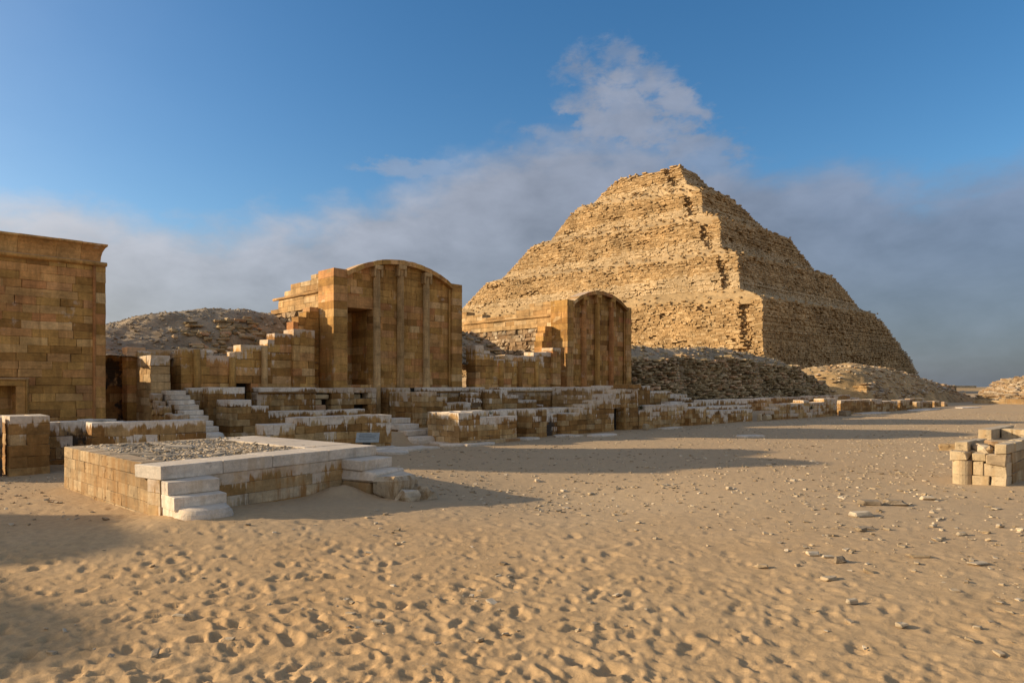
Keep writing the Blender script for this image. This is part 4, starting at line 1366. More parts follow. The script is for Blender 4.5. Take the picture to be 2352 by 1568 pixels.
# ------------------------------------------------------------------ the dais in the court
def build_dais():
    rng = np.random.default_rng(91)
    SW, SE, NE, NW = (-13.72, 2.77), (-9.42, 2.95), (-10.25, 6.72), (-14.12, 6.24)
    root = thing('stone_dais', 'square pale stone dais filled with gravel, with two small flights of steps', 'dais', (-11.8, 4.7, 0))
    zt = 0.68
    def side(p, q, mat, cap, chs=0.165, capw=0.9, salt=0.0, n=40, top=0.505, lmin=0.35, lmax=0.7):
        L = math.hypot(q[0] - p[0], q[1] - p[1])
        th = math.atan2(q[1] - p[1], q[0] - p[0])
        wall(root, rng, p, th, [(0, L, top)], 0.3, -0.15, (top + 0.15) / 4, mat, lmin=lmin, lmax=lmax, kids=80, salt=salt, jit=0.002, chf=0.005, proud=0.003, name='block')
        return L, th
    side(SW, SE, M_PALE, M_PALE, lmin=0.25, lmax=0.5)
    side(SE, NE, M_LOWD, M_CAP, salt=0.6)
    side(NE, NW, M_PALE, M_CAP)
    side(NW, SW, M_PALE, M_PALE)
    # capping course: broad slabs on the east and north, narrow pitted ones on the south and west
    def caps(p, q, wdt, mat, lmin, lmax, a0=0.0, a1=0.0, over=0.0, pv=None):
        L = math.hypot(q[0] - p[0], q[1] - p[1])
        th = math.atan2(q[1] - p[1], q[0] - p[0])
        u = a0
        while u < L - a1 - 1e-3:
            e = u + rng.uniform(lmin, lmax)
            if L - a1 - e < lmin * 0.5: e = L - a1
            uc = (u + e) / 2
            ww = wdt * rng.uniform(0.93, 1.05)
            h = np.array([[(e - u) / 2 - 0.003, ww / 2, (zt - 0.508) / 2]])
            V = cboxes(h, 0.008, rng) + rng.normal(0, 0.003, (1, 8, 3)).repeat(3, axis=1)
            x = p[0] + math.cos(th) * uc - math.sin(th) * (ww / 2 - over)
            y = p[1] + math.sin(th) * uc + math.cos(th) * (ww / 2 - over)
            link('cap_slab', mesh_np('cap slab', V, cbox_faces(1), mat), root, (x, y, (zt + 0.508) / 2), th)
            u = e
    caps(SE, NE, 0.62, M_CAP, 0.7, 1.1, over=0.012)
    caps(NE, NW, 0.95, M_CAP, 0.8, 1.4, a0=0.66, over=0.01)
    caps(SW, SE, 0.3, M_PALE, 0.3, 0.55, a1=0.66)
    caps(NW, SW, 0.3, M_PALE, 0.4, 0.7, a0=0.98)
    # corner slab with the bright end
    # gravel filling: an uneven bed and several hundred chips of stone
    nu, nv = 70, 60
    def P(u, v):
        a = np.array(SW) * (1 - u) + np.array(SE) * u
        b = np.array(NW) * (1 - u) + np.array(NE) * u
        return a * (1 - v) + b * v
    V, F = [], []
    for j in range(nv + 1):
        for i in range(nu + 1):
            u, v = 0.05 + 0.9 * i / nu, 0.05 + 0.9 * j / nv
            x, y = P(u, v)
            edge = max(abs(u - 0.5), abs(v - 0.5))
            z = 0.645 + 0.03 * fbm(np.array([x * 1.4]), np.array([y * 1.4]), 3, 12)[0] + 0.03 * fbm(np.array([x * 7]), np.array([y * 7]), 3, 13)[0]
            if u < 0.2: z += 0.05 * (0.2 - u) / 0.2
            V.append((x, y, z))
    for j in range(nv):
        for i in range(nu):
            a = j * (nu + 1) + i
            F.append((a, a + 1, a + nu + 2, a + nu + 1))
    pl = Vector(root.location)
    o = link('gravel_bed', mesh_from('gravel bed', [Vector(v) - pl for v in V], F, M_GRAVEL, True), root, tuple(pl))
    o['kind'] = 'stuff'
    n = 4200
    uu, vv = rng.uniform(0.06, 0.94, n), rng.uniform(0.06, 0.84, n)
    uu = np.where(uu > 0.86, uu * 0.9, uu)
    xy = np.array([P(a, b) for a, b in zip(uu, vv)])
    zz = 0.648 + 0.03 * fbm(xy[:, 0] * 1.4, xy[:, 1] * 1.4, 3, 12) + np.where(uu < 0.2, 0.05 * (0.2 - uu) / 0.2, 0)
    s = 0.008 + 0.026 * rng.random(n) ** 3
    hf = np.stack([s * rng.uniform(0.8, 1.6, n), s * rng.uniform(0.7, 1.2, n), s * rng.uniform(0.3, 0.6, n)], -1)
    bx = rot_boxes(hf, rng, xy, zz)
    o = link('gravel', mesh_np('gravel', bx - np.array(root.location), cbox_faces(n), M_GRAVEL), root, tuple(root.location))
    o['kind'] = 'stuff'
    # flat broken slabs showing in the filling
    for i, (u, v, a, b) in enumerate(((0.12, 0.25, 0.5, 0.3), (0.3, 0.4, 0.45, 0.25), (0.5, 0.12, 0.55, 0.28), (0.65, 0.15, 0.4, 0.2), (0.2, 0.75, 0.5, 0.3), (0.75, 0.35, 0.35, 0.2))):
        x, y = P(u, v)
        h = np.array([[a / 2, b / 2, 0.03]])
        Vb = cboxes(h, 0.02, rng, 0.2)
        link('filling_slab', mesh_np('filling slab', Vb, cbox_faces(1), M_GRAVEL), root, (x, y, 0.645), rng.uniform(0, 3))
    # south-eastern steps: three clean white treads, the lowest rounded
    for i, (xe, zt_, zb_) in enumerate(((-9.16, 0.505, 0.34), (-8.93, 0.338, 0.17))):
        put_box('step', root, (-9.55 + 0.0, xe, 2.965 - 0.0, 3.6, zb_, zt_), M_CAP, 0.008, i)
    put_box('step_footing', root, (-9.5, -9.17, 2.972, 3.59, 0.0, 0.337), M_CAP, 0.008, 7)
    put_box('step_footing', root, (-9.16, -8.95, 2.972, 3.59, -0.05, 0.168), M_CAP, 0.008, 8)
    rounded_step('step', root, -8.97, -8.56, 2.97, 3.62, -0.05, 0.215, M_CAP)
    # north-eastern steps, badly worn
    th = math.atan2(NE[1] - SE[1], NE[0] - SE[0]) - R(90)
    def rot_box(nm, x0, x1, y0, y1, z0, z1, mat, ch, jit, seed):
        rg = np.random.default_rng(seed)
        h = np.array([[(x1 - x0) / 2, (y1 - y0) / 2, (z1 - z0) / 2]])
        Vb = cboxes(h, ch, rg) + rg.normal(0, jit, (1, 8, 3)).repeat(3, axis=1)
        cx, cy = (x0 + x1) / 2, (y0 + y1) / 2
        ox, oy = -10.12, 6.3
        x = ox + math.cos(th) * cx - math.sin(th) * cy
        y = oy + math.sin(th) * cx + math.cos(th) * cy
        return link(nm, mesh_np(nm, Vb, cbox_faces(1), mat), root, (x, y, (z0 + z1) / 2), th)
    rot_box('worn_step', -0.05, 0.42, -0.36, 0.36, 0.345, 0.508, M_CAP, 0.012, 0.006, 1)
    rot_box('worn_step', -0.05, 0.72, -0.36, 0.34, 0.17, 0.342, M_CAP, 0.03, 0.02, 2)
    rot_box('worn_step', 0.0, 0.62, -0.38, 0.0, -0.1, 0.168, M_PALE, 0.03, 0.02, 3)
    rot_box('worn_step', 0.62, 1.12, -0.34, 0.3, -0.1, 0.27, M_CAPW, 0.07, 0.03, 4)
    rot_box('worn_step', 1.1, 1.42, -0.36, 0.0, -0.15, 0.1, M_CAPW, 0.07, 0.03, 5)
    rot_box('worn_step', 1.05, 1.4, 0.04, 0.4, -0.15, 0.06, M_CAPW, 0.07, 0.03, 6)
    rot_box('worn_step', 0.0, 1.0, -0.02, 0.36, -0.1, 0.168, M_PALE, 0.04, 0.03, 9)


def rot_boxes(hf, rng, xy, zz, tilt=0.3, jit=0.18, ch=None):
    n = len(hf)
    V = cboxes(hf, (hf.min(1) * 0.5) if ch is None else ch, rng, jit)
    a = rng.uniform(0, 2 * math.pi, n)
    tx, ty = rng.normal(0, tilt, n), rng.normal(0, tilt, n)
    V[:, :, 2] += V[:, :, 0] * tx[:, None] + V[:, :, 1] * ty[:, None]
    ca, sa = np.cos(a)[:, None], np.sin(a)[:, None]
    X = V[:, :, 0] * ca - V[:, :, 1] * sa + xy[:, None, 0]
    Y = V[:, :, 0] * sa + V[:, :, 1] * ca + xy[:, None, 1]
    return np.stack([X, Y, V[:, :, 2] + zz[:, None]], -1)


M_LOWD = mat_stone('stained dais limestone', [(0, (0.40, 0.23, 0.08)), (0.5, (0.50, 0.33, 0.15)), (1, (0.60, 0.47, 0.30))], grime=0.85, grime_col=(0.27, 0.12, 0.025), patch=0.5)
M_CAPW = mat_stone('worn pale step stone', [(0, (0.42, 0.33, 0.215)), (1, (0.52, 0.43, 0.30))], grime=0.7, grime_col=(0.2, 0.11, 0.03), pits=0.5, bump=0.9)
build_dais()

# ------------------------------------------------------------------ information sign
def build_sign():
    root = thing('information_sign', 'small tilted grey information panel on a dark post behind the dais', 'sign', (-14.6, 9.3, tzs(-14.6, 9.3)))
    z = root.location.z
    put_box('post', root, (-14.63, -14.57, 9.2, 9.4, z, z + 0.36), M_METAL, 0.005, 1, 0.0)
    # tilted panel facing the court
    def slab(nm, w, h, t, mat, off, par, du=0.0, dv=0.0):
        a = R(40)
        c = Vector((-14.55, 9.3, z + 0.44))
        ux = Vector((0.62, 0.78, 0)); uy = Vector((-0.78 * math.cos(a), 0.62 * math.cos(a), math.sin(a)))
        nz = ux.cross(uy)
        V = []
        for i in (-1, 1):
            for j in (-1, 1):
                for k in (-1, 1):
                    V.append(c + ux * (du + i * w / 2) + uy * (dv + j * h / 2) + nz * (off + k * t / 2) - Vector(root.location))
        o = bpy.data.objects.new(nm, mesh_from(nm, V, [tuple(f) for f in BQ], mat))
        COL.objects.link(o); o.parent = par
        return o
    p = slab('panel', 0.56, 0.34, 0.02, M_PANEL, 0, root)
    for i, (wd, du, dv) in enumerate(((0.3, -0.05, 0.11), (0.42, 0, 0.06), (0.42, 0, 0.03), (0.38, -0.02, 0.0), (0.42, 0, -0.05), (0.3, -0.06, -0.08))):
        slab('print_line', wd, 0.012, 0.002, M_PRINT, 0.0125, p, du, dv)


build_sign()

# ------------------------------------------------------------------ flagstones
def flagstone(i, x, y, a, b, rz, label, mat=M_CAP):
    rng = np.random.default_rng(500 + i)
    n = 9
    V, F = [], []
    for s, zz in ((1.0, -0.04), (1.0, 0.045), (0.95, 0.06)):
        rg = np.random.default_rng(600 + i)
        for k in range(n):
            t = 2 * math.pi * k / n + rg.uniform(-0.15, 0.15)
            rr = s * rg.uniform(0.82, 1.1) / max(abs(math.cos(t)), abs(math.sin(t))) * 0.9
            V.append((a / 2 * rr * math.cos(t), b / 2 * rr * math.sin(t), zz))
    for lv in range(2):
        for k in range(n):
            j = (k + 1) % n
            F.append((lv * n + k, lv * n + j, (lv + 1) * n + j, (lv + 1) * n + k))
    F.append(tuple(2 * n + k for k in range(n)))
    o = link('flagstone', mesh_from('flagstone', V, F, mat), None, (x, y, tzs(x, y)), rz)
    tag(o, label, 'flagstone', 'loose white flagstones along the wall foot')


FL = [(-15.6, 10.3, 1.6, 0.7, 1.6, 'long whitish flagstone at the wall foot right behind the sign'),
      (-15.1, 10.9, 1.9, 0.8, 1.7, 'broad cracked flagstone in front of the short white stair'),
      (-14.6, 10.0, 0.9, 0.6, 0.5, 'small broken flagstone closest to the dais steps'),
      (-16.2, 13.1, 1.2, 0.8, 1.5, 'flagstone tucked under the rounded bottom step'),
      (-15.3, 12.7, 1.0, 0.7, 1.5, 'squarish flagstone at the corner of the stepped block wall'),
      (-14.95, 13.1, 0.9, 0.6, 1.4, 'pale flagstone farthest forward by the stepped block wall'),
      (-15.0, 13.6, 0.7, 0.5, 1.8, 'little flagstone against the base course of the stepped block wall'),
      (-14.9, 19.0, 1.3, 0.7, 1.5, 'flat white flagstone alone on the sand before the doorway wall'),
      (-15.4, 18.1, 0.6, 0.3, 1.5, 'tiny flagstone left of the one before the doorway wall'),
      (-15.5, 24.2, 1.6, 0.5, 1.6, 'thin flagstone strip before the weedy wall'),
      (-15.7, 16.0, 1.0, 0.6, 1.6, 'flagstone in the recess left of the bastion'),
      (-15.8, 17.9, 0.9, 0.5, 1.5, 'flagstone in the recess right of the bastion'),
      (-11.2, 22.3, 1.3, 0.7, 1.2, 'lone flat slab out on the shaded sand of the court'),
      (-15.2, 46.5, 4.5, 1.2, 1.57, 'long low paving strip before the square-topped far wall'),
      (-15.0, 56.5, 7.0, 1.4, 1.57, 'longest far paving strip beside the farthest stub walls'),
      (-14.2, 65.5, 4.0, 1.4, 1.5, 'last pale paving strip at the far end of the court')]
for i, f in enumerate(FL):
    flagstone(i, *f[:5], f[5])

# ------------------------------------------------------------------ rubble mounds
def mound(name, label, cat, hfun, x0, x1, y0, y1, nx, ny, mat, stones, seed, stone_mat=M_RUB, loose=1500, lsize=(0.04, 0.14), chip_mat=None):
    """height-field mound with bedded stones. hfun(x,y) -> z"""
    rng = np.random.default_rng(seed)
    root = thing(name, label, cat, ((x0 + x1) / 2, (y0 + y1) / 2, 0))
    xs, ys = np.linspace(x0, x1, nx), np.linspace(y0, y1, ny)
    X, Y = np.meshgrid(xs, ys)
    Z = hfun(X, Y)
    V = np.stack([X, Y, Z], -1).reshape(-1, 3)
    i, j = np.meshgrid(np.arange(ny - 1), np.arange(nx - 1), indexing='ij')
    F = np.stack([i * nx + j, i * nx + j + 1, (i + 1) * nx + j + 1, (i + 1) * nx + j], -1).reshape(-1, 4)
    L = np.array(root.location)
    link('earth_body', mesh_np('earth body', V - L, [F], mat, False), root, tuple(L))
    # bedded stones: list of (x, y, z, size along, depth, height, heading)
    if len(stones):
        S = np.array(stones)
        n = len(S)
        hf = S[:, 3:6] / 2
        Vb = cboxes(hf, np.minimum(hf.min(1) * 0.55, 0.09), rng, 0.16)
        a = S[:, 6][:, None]
        tl = rng.normal(0, 0.07, n)[:, None]
        z = Vb[:, :, 2] + Vb[:, :, 0] * tl
        W = np.stack([Vb[:, :, 0] * np.cos(a) - Vb[:, :, 1] * np.sin(a), Vb[:, :, 0] * np.sin(a) + Vb[:, :, 1] * np.cos(a), z], -1)
        ctr = S[:, 0:3]
        size = (S[:, 3] * S[:, 5]) / (np.linalg.norm(ctr, axis=1) ** 2)
        order = np.argsort(-size)
        for k in order[:300]:
            link('stone', mesh_np('stone', W[k], cbox_faces(1), stone_mat), root, tuple(ctr[k]))
        rest = order[300:]
        if len(rest):
            Wr = W[rest] + ctr[rest][:, None, :] - L
            o = link('bedded_stones', mesh_np('bedded stones', Wr, cbox_faces(len(rest)), stone_mat), root, tuple(L))
            o['kind'] = 'stuff'
    if loose:
        px, py = rng.uniform(x0, x1, loose), rng.uniform(y0, y1, loose)
        pz = hfun(px, py)
        s = lsize[0] + (lsize[1] - lsize[0]) * rng.random(loose) ** 2.5
        hf = np.stack([s * rng.uniform(0.8, 1.6, loose), s * rng.uniform(0.7, 1.2, loose), s * rng.uniform(0.3, 0.6, loose)], -1)
        bx = rot_boxes(hf, rng, np.stack([px, py], -1), pz)
        o = link('loose_stones', mesh_np('loose stones', bx - L, cbox_faces(loose), chip_mat or M_CHIPG), root, tuple(L))
        o['kind'] = 'stuff'
    return root


M_CHIPG = mat_stone('grey chips', [(0, (0.21, 0.165, 0.11)), (0.5, (0.30, 0.245, 0.17)), (1, (0.40, 0.335, 0.24))], grime=0.0, dust_amt=0.2, dust=(0.32, 0.27, 0.2))


def bed(rng, hfun, xr, yr, dens_fun, n, lmin, lmax, hmin, hmax, head, dep=0.5, sink=0.25):
    """throw stones on the slope where dens_fun allows; flat, lying in beds along `head`"""
    x, y = rng.uniform(*xr, n), rng.uniform(*yr, n)
    z = hfun(x, y)
    k = rng.random(n) < dens_fun(x, y, z)
    x, y, z = x[k], y[k], z[k]
    m = len(x)
    ln = rng.uniform(lmin, lmax, m) * np.where(rng.random(m) < 0.15, 1.5, 1)
    ht = rng.uniform(hmin, hmax, m)
    z = np.round(z / 0.11) * 0.11 + rng.normal(0, 0.015, m)
    dp = rng.uniform(0.6, 1.0, m) * dep
    return np.stack([x, y, z, ln, dp, ht, head + rng.normal(0, 0.18, m)], -1)


def face_bed(rng, xf, yr, z0f, z1f, lmin, lmax, ch, dep=0.6):
    """dry-laid stones of a ruined wall face looking east. xf(y,z) gives its face"""
    out = []
    z = -0.1
    while z < 6:
        y = yr[0] + rng.uniform(0, 0.3)
        h = ch * rng.uniform(0.8, 1.25)
        while y < yr[1]:
            ln = rng.uniform(lmin, lmax) * (1.6 if rng.random() < 0.08 else 1)
            ym = y + ln / 2
            if z0f(ym) < z < z1f(ym) and rng.random() < 0.95:
                out.append((xf(ym, z) - dep / 2 + rng.normal(0, 0.11), ym, z + h / 2 + rng.normal(0, 0.03), ln * rng.uniform(0.85, 1.1), dep, h * rng.uniform(0.6, 1.25), R(90) + rng.normal(0, 0.25)))
            y += ln * 1.03
        z += h
    return np.array(out)


def f1(f):
    return lambda a, b=0.0: float(f(np.array([a]), np.array([b]))[0])


# mound behind the first screen wall
def h_m1(x, y):
    x = np.asarray(x, float); y = np.asarray(y, float)
    crest = np.interp(y, [2, 4, 6.4, 7.6, 9.0, 10.8, 11.8, 12.5, 14, 16], [2.6, 3.1, 3.72, 4.16, 4.42, 4.56, 4.5, 4.44, 4.2, 3.9])
    base = 2.55
    t = sstep(-22.0, -25.6, x)
    z = base + (crest - base) * t
    # ledge of bedrock-like masonry in the middle of the slope
    z = z + 0.35 * np.exp(-((y - 9.6) / 1.6) ** 2) * sstep(-23.2, -23.55, x) * (1 - t)
    z = z - 3 * sstep(-28, -33, x)
    return z + 0.18 * fbm(x * 0.9, y * 0.9, 4, 61) + 0.05 * fbm(x * 4, y * 4, 3, 62)


rg = np.random.default_rng(701)
st1 = bed(rg, h_m1, (-24.9, -22.6), (7.2, 11.6), lambda x, y, z: np.clip(1.1 - np.abs(y - 9.9) / 2.0, 0.03, 1) * np.clip(1.1 - np.abs(x + 23.5) / 1.0, 0, 1), 420, 0.14, 0.42, 0.06, 0.15, R(90), 0.35)
mound('rubble_mound', 'grey rounded rubble mound with flat bedded stones between the cornice chapel and tall chapel', 'mound', h_m1, -33, -21.7, 5.35, 11.95, 110, 90, M_SCREE, st1, 71, loose=3200, lsize=(0.012, 0.06))


def h_m1b(x, y):
    x = np.asarray(x, float); y = np.asarray(y, float)
    t = sstep(-21.9, -25.5, x)
    crest = np.interp(y, [17.5, 19, 20.3, 22.2, 23.2, 24], [4.2, 4.45, 4.45, 4.3, 4.0, 3.4])
    z = 2.6 + (crest - 2.6) * t - 0.5 * sstep(19.5, 22.5, y) * (1 - t) * t * 2
    return z - 3 * sstep(-28.6, -34, x) + 0.14 * fbm(x * 0.9, y * 0.9, 4, 63) + 0.05 * fbm(x * 4, y * 4, 3, 64)


rg = np.random.default_rng(702)
st1b = bed(rg, h_m1b, (-26, -22), (17.8, 22.5), lambda x, y, z: 0.4 + 0 * x, 220, 0.15, 0.45, 0.06, 0.15, R(90))
mound('rubble_mound', 'small grey scree slope spilling between the two arched chapels', 'mound', h_m1b, -34, -21.45, 17.75, 24.15, 100, 60, M_SCREE, st1b, 72, loose=1800, lsize=(0.02, 0.09))


# the long dark ruined rubble wall right of the narrow chapel
def crest2(y):
    return np.interp(y, [28, 30, 36, 38.5, 42, 46.4, 51.8, 58.1, 61, 63.5, 66], [4.2, 4.35, 4.4, 4.36, 4.5, 4.68, 4.56, 3.84, 3.0, 1.4, 0.0])


FT2 = ([29, 31, 34, 40, 46, 52, 57, 61, 63.5], [2.7, 3.3, 3.5, 3.6, 3.7, 3.4, 3.0, 2.2, 0.8])


def face2_top(y):
    return np.interp(y, *FT2) + 0.5 * float(fbm(np.array([y * 0.5]), np.array([0.3]), 3, 8)[0])


def face2_xv(y):
    return -23.5 + 0.9 * fbm(y * 0.33, 0 * y + 0.7, 3, 9)


def face2_x(y, z):
    return float(face2_xv(np.array([y]))[0]) - 0.3 * (z - 0.8) + 0.55 * float(fbm(np.array([y * 0.8]), np.array([z * 0.8]), 3, 19)[0])


def scree2(y):
    return 0.55 + 0.9 * np.maximum(0, fbm(y * 0.42 + 3.0, 0 * y + 2.0, 2, 10))


def h_m2(x, y):
    x = np.asarray(x, float); y = np.asarray(y, float)
    cr = crest2(y)
    ft = np.interp(y, *FT2) - 0.15
    fx = face2_xv(y)
    back = sstep(0.6, 2.9, fx - x)
    front = sstep(0.35, 1.25, fx - x)
    sc = scree2(y) * sstep(-2.9, 0.1, fx - x)
    z = np.maximum(sc, front * (ft + (np.maximum(cr, ft * 0.7) - ft) * back))
    z = z * sstep(-19.2, -20.6, x) * sstep(64.3, 60.8, y) - 0.1
    z = z - 4.0 * sstep(-28.5, -33, x)
    return z + front * (0.2 * fbm(x * 0.7, y * 0.7, 4, 65)) + 0.05 * fbm(x * 3, y * 3, 3, 66)


rg = np.random.default_rng(703)
fb = face_bed(rg, face2_x, (28.9, 62.3), lambda y: float(scree2(np.array([y]))[0]) - 0.1, lambda y: face2_top(y), 0.12, 0.42, 0.15)
sb = bed(rg, h_m2, (-27, -23.8), (29, 63), lambda x, y, z: np.clip(0.9 - (-x - 24.2) / 3.5, 0.05, 0.9), 800, 0.12, 0.36, 0.07, 0.18, R(90), 0.3)
mound('ruined_rubble_wall', 'long dark ruined bank of dry-laid rubble right of the narrow arched chapel', 'mound', h_m2, -34, -19.2, 28.97, 66.5, 130, 300, M_SCREE, np.concatenate([fb, sb]), 73, loose=5200, lsize=(0.02, 0.11))


# the sunlit mound
def h_m3(x, y):
    x = np.asarray(x, float); y = np.asarray(y, float)
    cr = np.interp(y, [62.2, 63.2, 64.4, 66.4, 70, 76.5, 82, 88, 95, 102, 105], [0.0, 1.6, 2.85, 3.55, 4.0, 3.85, 3.5, 3.0, 1.75, 0.4, 0.0])
    dx = (x + 25.8) / np.where(x > -25.8, 5.4 + 0.02 * (y - 64), 7.5)
    z = cr * np.clip(1 - np.abs(dx) ** 3.2, -0.3, 1)
    z = z - 2.2 * np.exp(-((x + 22.1) / 1.2) ** 2 - ((y - 63.2) / 1.3) ** 2)
    return z - 0.15 + 0.3 * fbm(x * 0.4, y * 0.4, 4, 67) + 0.1 * fbm(x * 2.0, y * 2.0, 3, 68)


rg = np.random.default_rng(704)
fb3 = face_bed(rg, lambda y, z: -20.6 - 0.5 * z + 0.8 * float(fbm(np.array([y * 0.3]), np.array([z]), 2, 29)[0]), (64.9, 98), lambda y: 0.1, lambda y: np.interp(y, [64.9, 68, 76, 86, 94, 98], [1.8, 1.9, 2.0, 1.7, 1.0, 0.3]) + 0.6 * float(fbm(np.array([y * 0.4]), np.array([1.3]), 2, 39)[0]), 0.3, 0.9, 0.18, 0.9)
sb3 = bed(rg, h_m3, (-27, -20.5), (59, 98), lambda x, y, z: 0.4 + 0 * x, 900, 0.2, 0.6, 0.08, 0.2, R(60))
m3 = mound('rubble_mound', 'sunlit tawny rubble mound with a squared masonry corner, beyond the dark bank', 'mound', h_m3, -34, -18.6, 57, 105, 120, 240, M_SCREEL, np.concatenate([fb3, sb3]), 74, stone_mat=M_RUBG, loose=3000, lsize=(0.03, 0.13), chip_mat=M_CHIP)
rgm = np.random.default_rng(7041)
EW(m3, rgm, 64.6, [(-23.0, -22.6, 1.3), (-22.6, -21.45, 1.78)], 0.9, 0.0, 0.2, M_GOLD, lmin=0.3, lmax=0.7, kids=60, name='corner_stone', proud=0.04, chf=0.03, jit=0.02)


# the mound at the right edge
def h_m4(x, y):
    x = np.asarray(x, float); y = np.asarray(y, float)
    cr = np.interp(x, [-18.2, -17.6, -17.0, -16, -14, -12.5, -9, -4, 4, 16], [0.0, 1.2, 2.0, 2.45, 2.95, 3.25, 3.9, 4.4, 4.6, 4.0])
    t = np.clip(1 - np.abs((y - 92) / 8.2) ** 2.2, -0.2, 1)
    return cr * t - 0.1 + 0.25 * fbm(x * 0.5, y * 0.5, 4, 69) + 0.08 * fbm(x * 2.5, y * 2.5, 3, 70)


rg = np.random.default_rng(705)
sb4 = bed(rg, h_m4, (-18, 4), (84, 91), lambda x, y, z: np.clip(1.1 - np.abs(z - 1.4) / 1.4, 0, 1), 1500, 0.35, 1.1, 0.12, 0.3, R(0), 0.7)
mound('rubble_mound', 'sunlit stony mound at the right edge above the pale kerb', 'mound', h_m4, -18.6, 16, 83.7, 101, 170, 90, M_SCREEL, sb4, 75, stone_mat=M_RUBG, loose=2500, lsize=(0.04, 0.16), chip_mat=M_CHIP)

# scree apron at the foot of the pyramid
def h_m5(x, y):
    x = np.asarray(x, float); y = np.asarray(y, float)
    a = sstep(-62, -80, x) * sstep(150, 164, y) 
    z = 2.5 * a * sstep(310, 268, y) + 3.5 * sstep(146, 163, y) * sstep(-60, -76, x) * sstep(230, 190, y)
    return z - 0.6 + (0.9 * fbm(x * 0.12, y * 0.12, 4, 81) + 0.3 * fbm(x * 0.6, y * 0.6, 3, 82)) * sstep(-56, -66, x)


mound('scree_apron', 'stony debris slope banked against the foot of the pyramid', 'mound', h_m5, -215, -56, 140, 300, 120, 130, M_PYRD, [], 76, loose=3500, lsize=(0.15, 0.7))

# distant ground: low ridge on the skyline and a far ruin
def ridge():
    rng = np.random.default_rng(5)
    V, F = [], []
    n = 160
    prof = [(-30, -1.0), (0, 0.6), (25, 1.4), (60, 1.9), (120, 1.8), (260, -1.0)]
    for i in range(n + 1):
        a = R(30 + 130 * i / n)
        s = 0.75 + 0.9 * float(fbm(np.array([i * 0.13]), np.array([0.5]), 4, 91)[0])
        for dr, z in prof:
            r = 330 + dr + 60 * float(fbm(np.array([i * 0.09]), np.array([4.5]), 3, 92)[0])
            V.append((r * math.cos(a), r * math.sin(a), z * s if z > 0 else z))
    m = len(prof)
    for i in range(n):
        for k in range(m - 1):
            F.append((i * m + k, (i + 1) * m + k, (i + 1) * m + k + 1, i * m + k + 1))
    o = link('far_ridge', mesh_from('far ridge', V, F, M_SCREEL, True))
    o['kind'] = 'structure'


ridge()
low_wall('far small ruined wall catching the sun beside the foot of the pyramid', [
    ew(124.0, [(-33.5, -29.8, 2.2)], d=1.5, z0=-0.1, ch=0.35, salt=0, lmin=0.5, lmax=1.2, mat=M_RUBG, proud=0.08, chf=0.05, jit=0.04),
    ns(-29.75, [(124.0, 131, 1.9)], d=1.5, z0=-0.1, ch=0.35, salt=0, lmin=0.5, lmax=1.2, mat=M_RUB, proud=0.08, chf=0.05, jit=0.04)], 79, name='ruined_wall')
low_wall('thin pale boundary wall on the skyline beyond the far ruin', [
    ew(300.0, [(-79, -62, 2.1)], d=0.6, z0=1.3, ch=0.8, salt=0, lmin=4, lmax=6, mat=M_PALEW)], 80, name='boundary_wall')

# floodlight on the mound
def floodlight():
    x, y = -13.6, 90.5
    z = float(h_m4(np.array([x]), np.array([y]))[0])
    root = thing('floodlight', 'small black floodlight on a short post on top of the right-hand mound', 'floodlight', (x, y, z))
    put_box('post', root, (x - 0.04, x + 0.04, y - 0.04, y + 0.04, z - 0.1, z + 0.38), M_METAL, 0.005, 1, 0)
    put_box('lamp_head', root, (x - 0.26, x + 0.26, y - 0.12, y + 0.12, z + 0.38, z + 0.78), M_METAL, 0.03, 2, 0)
    put_box('lamp_glass', root, (x - 0.2, x + 0.2, y - 0.14, y - 0.122, z + 0.43, z + 0.73), M_PANEL, 0.004, 3, 0)


floodlight()

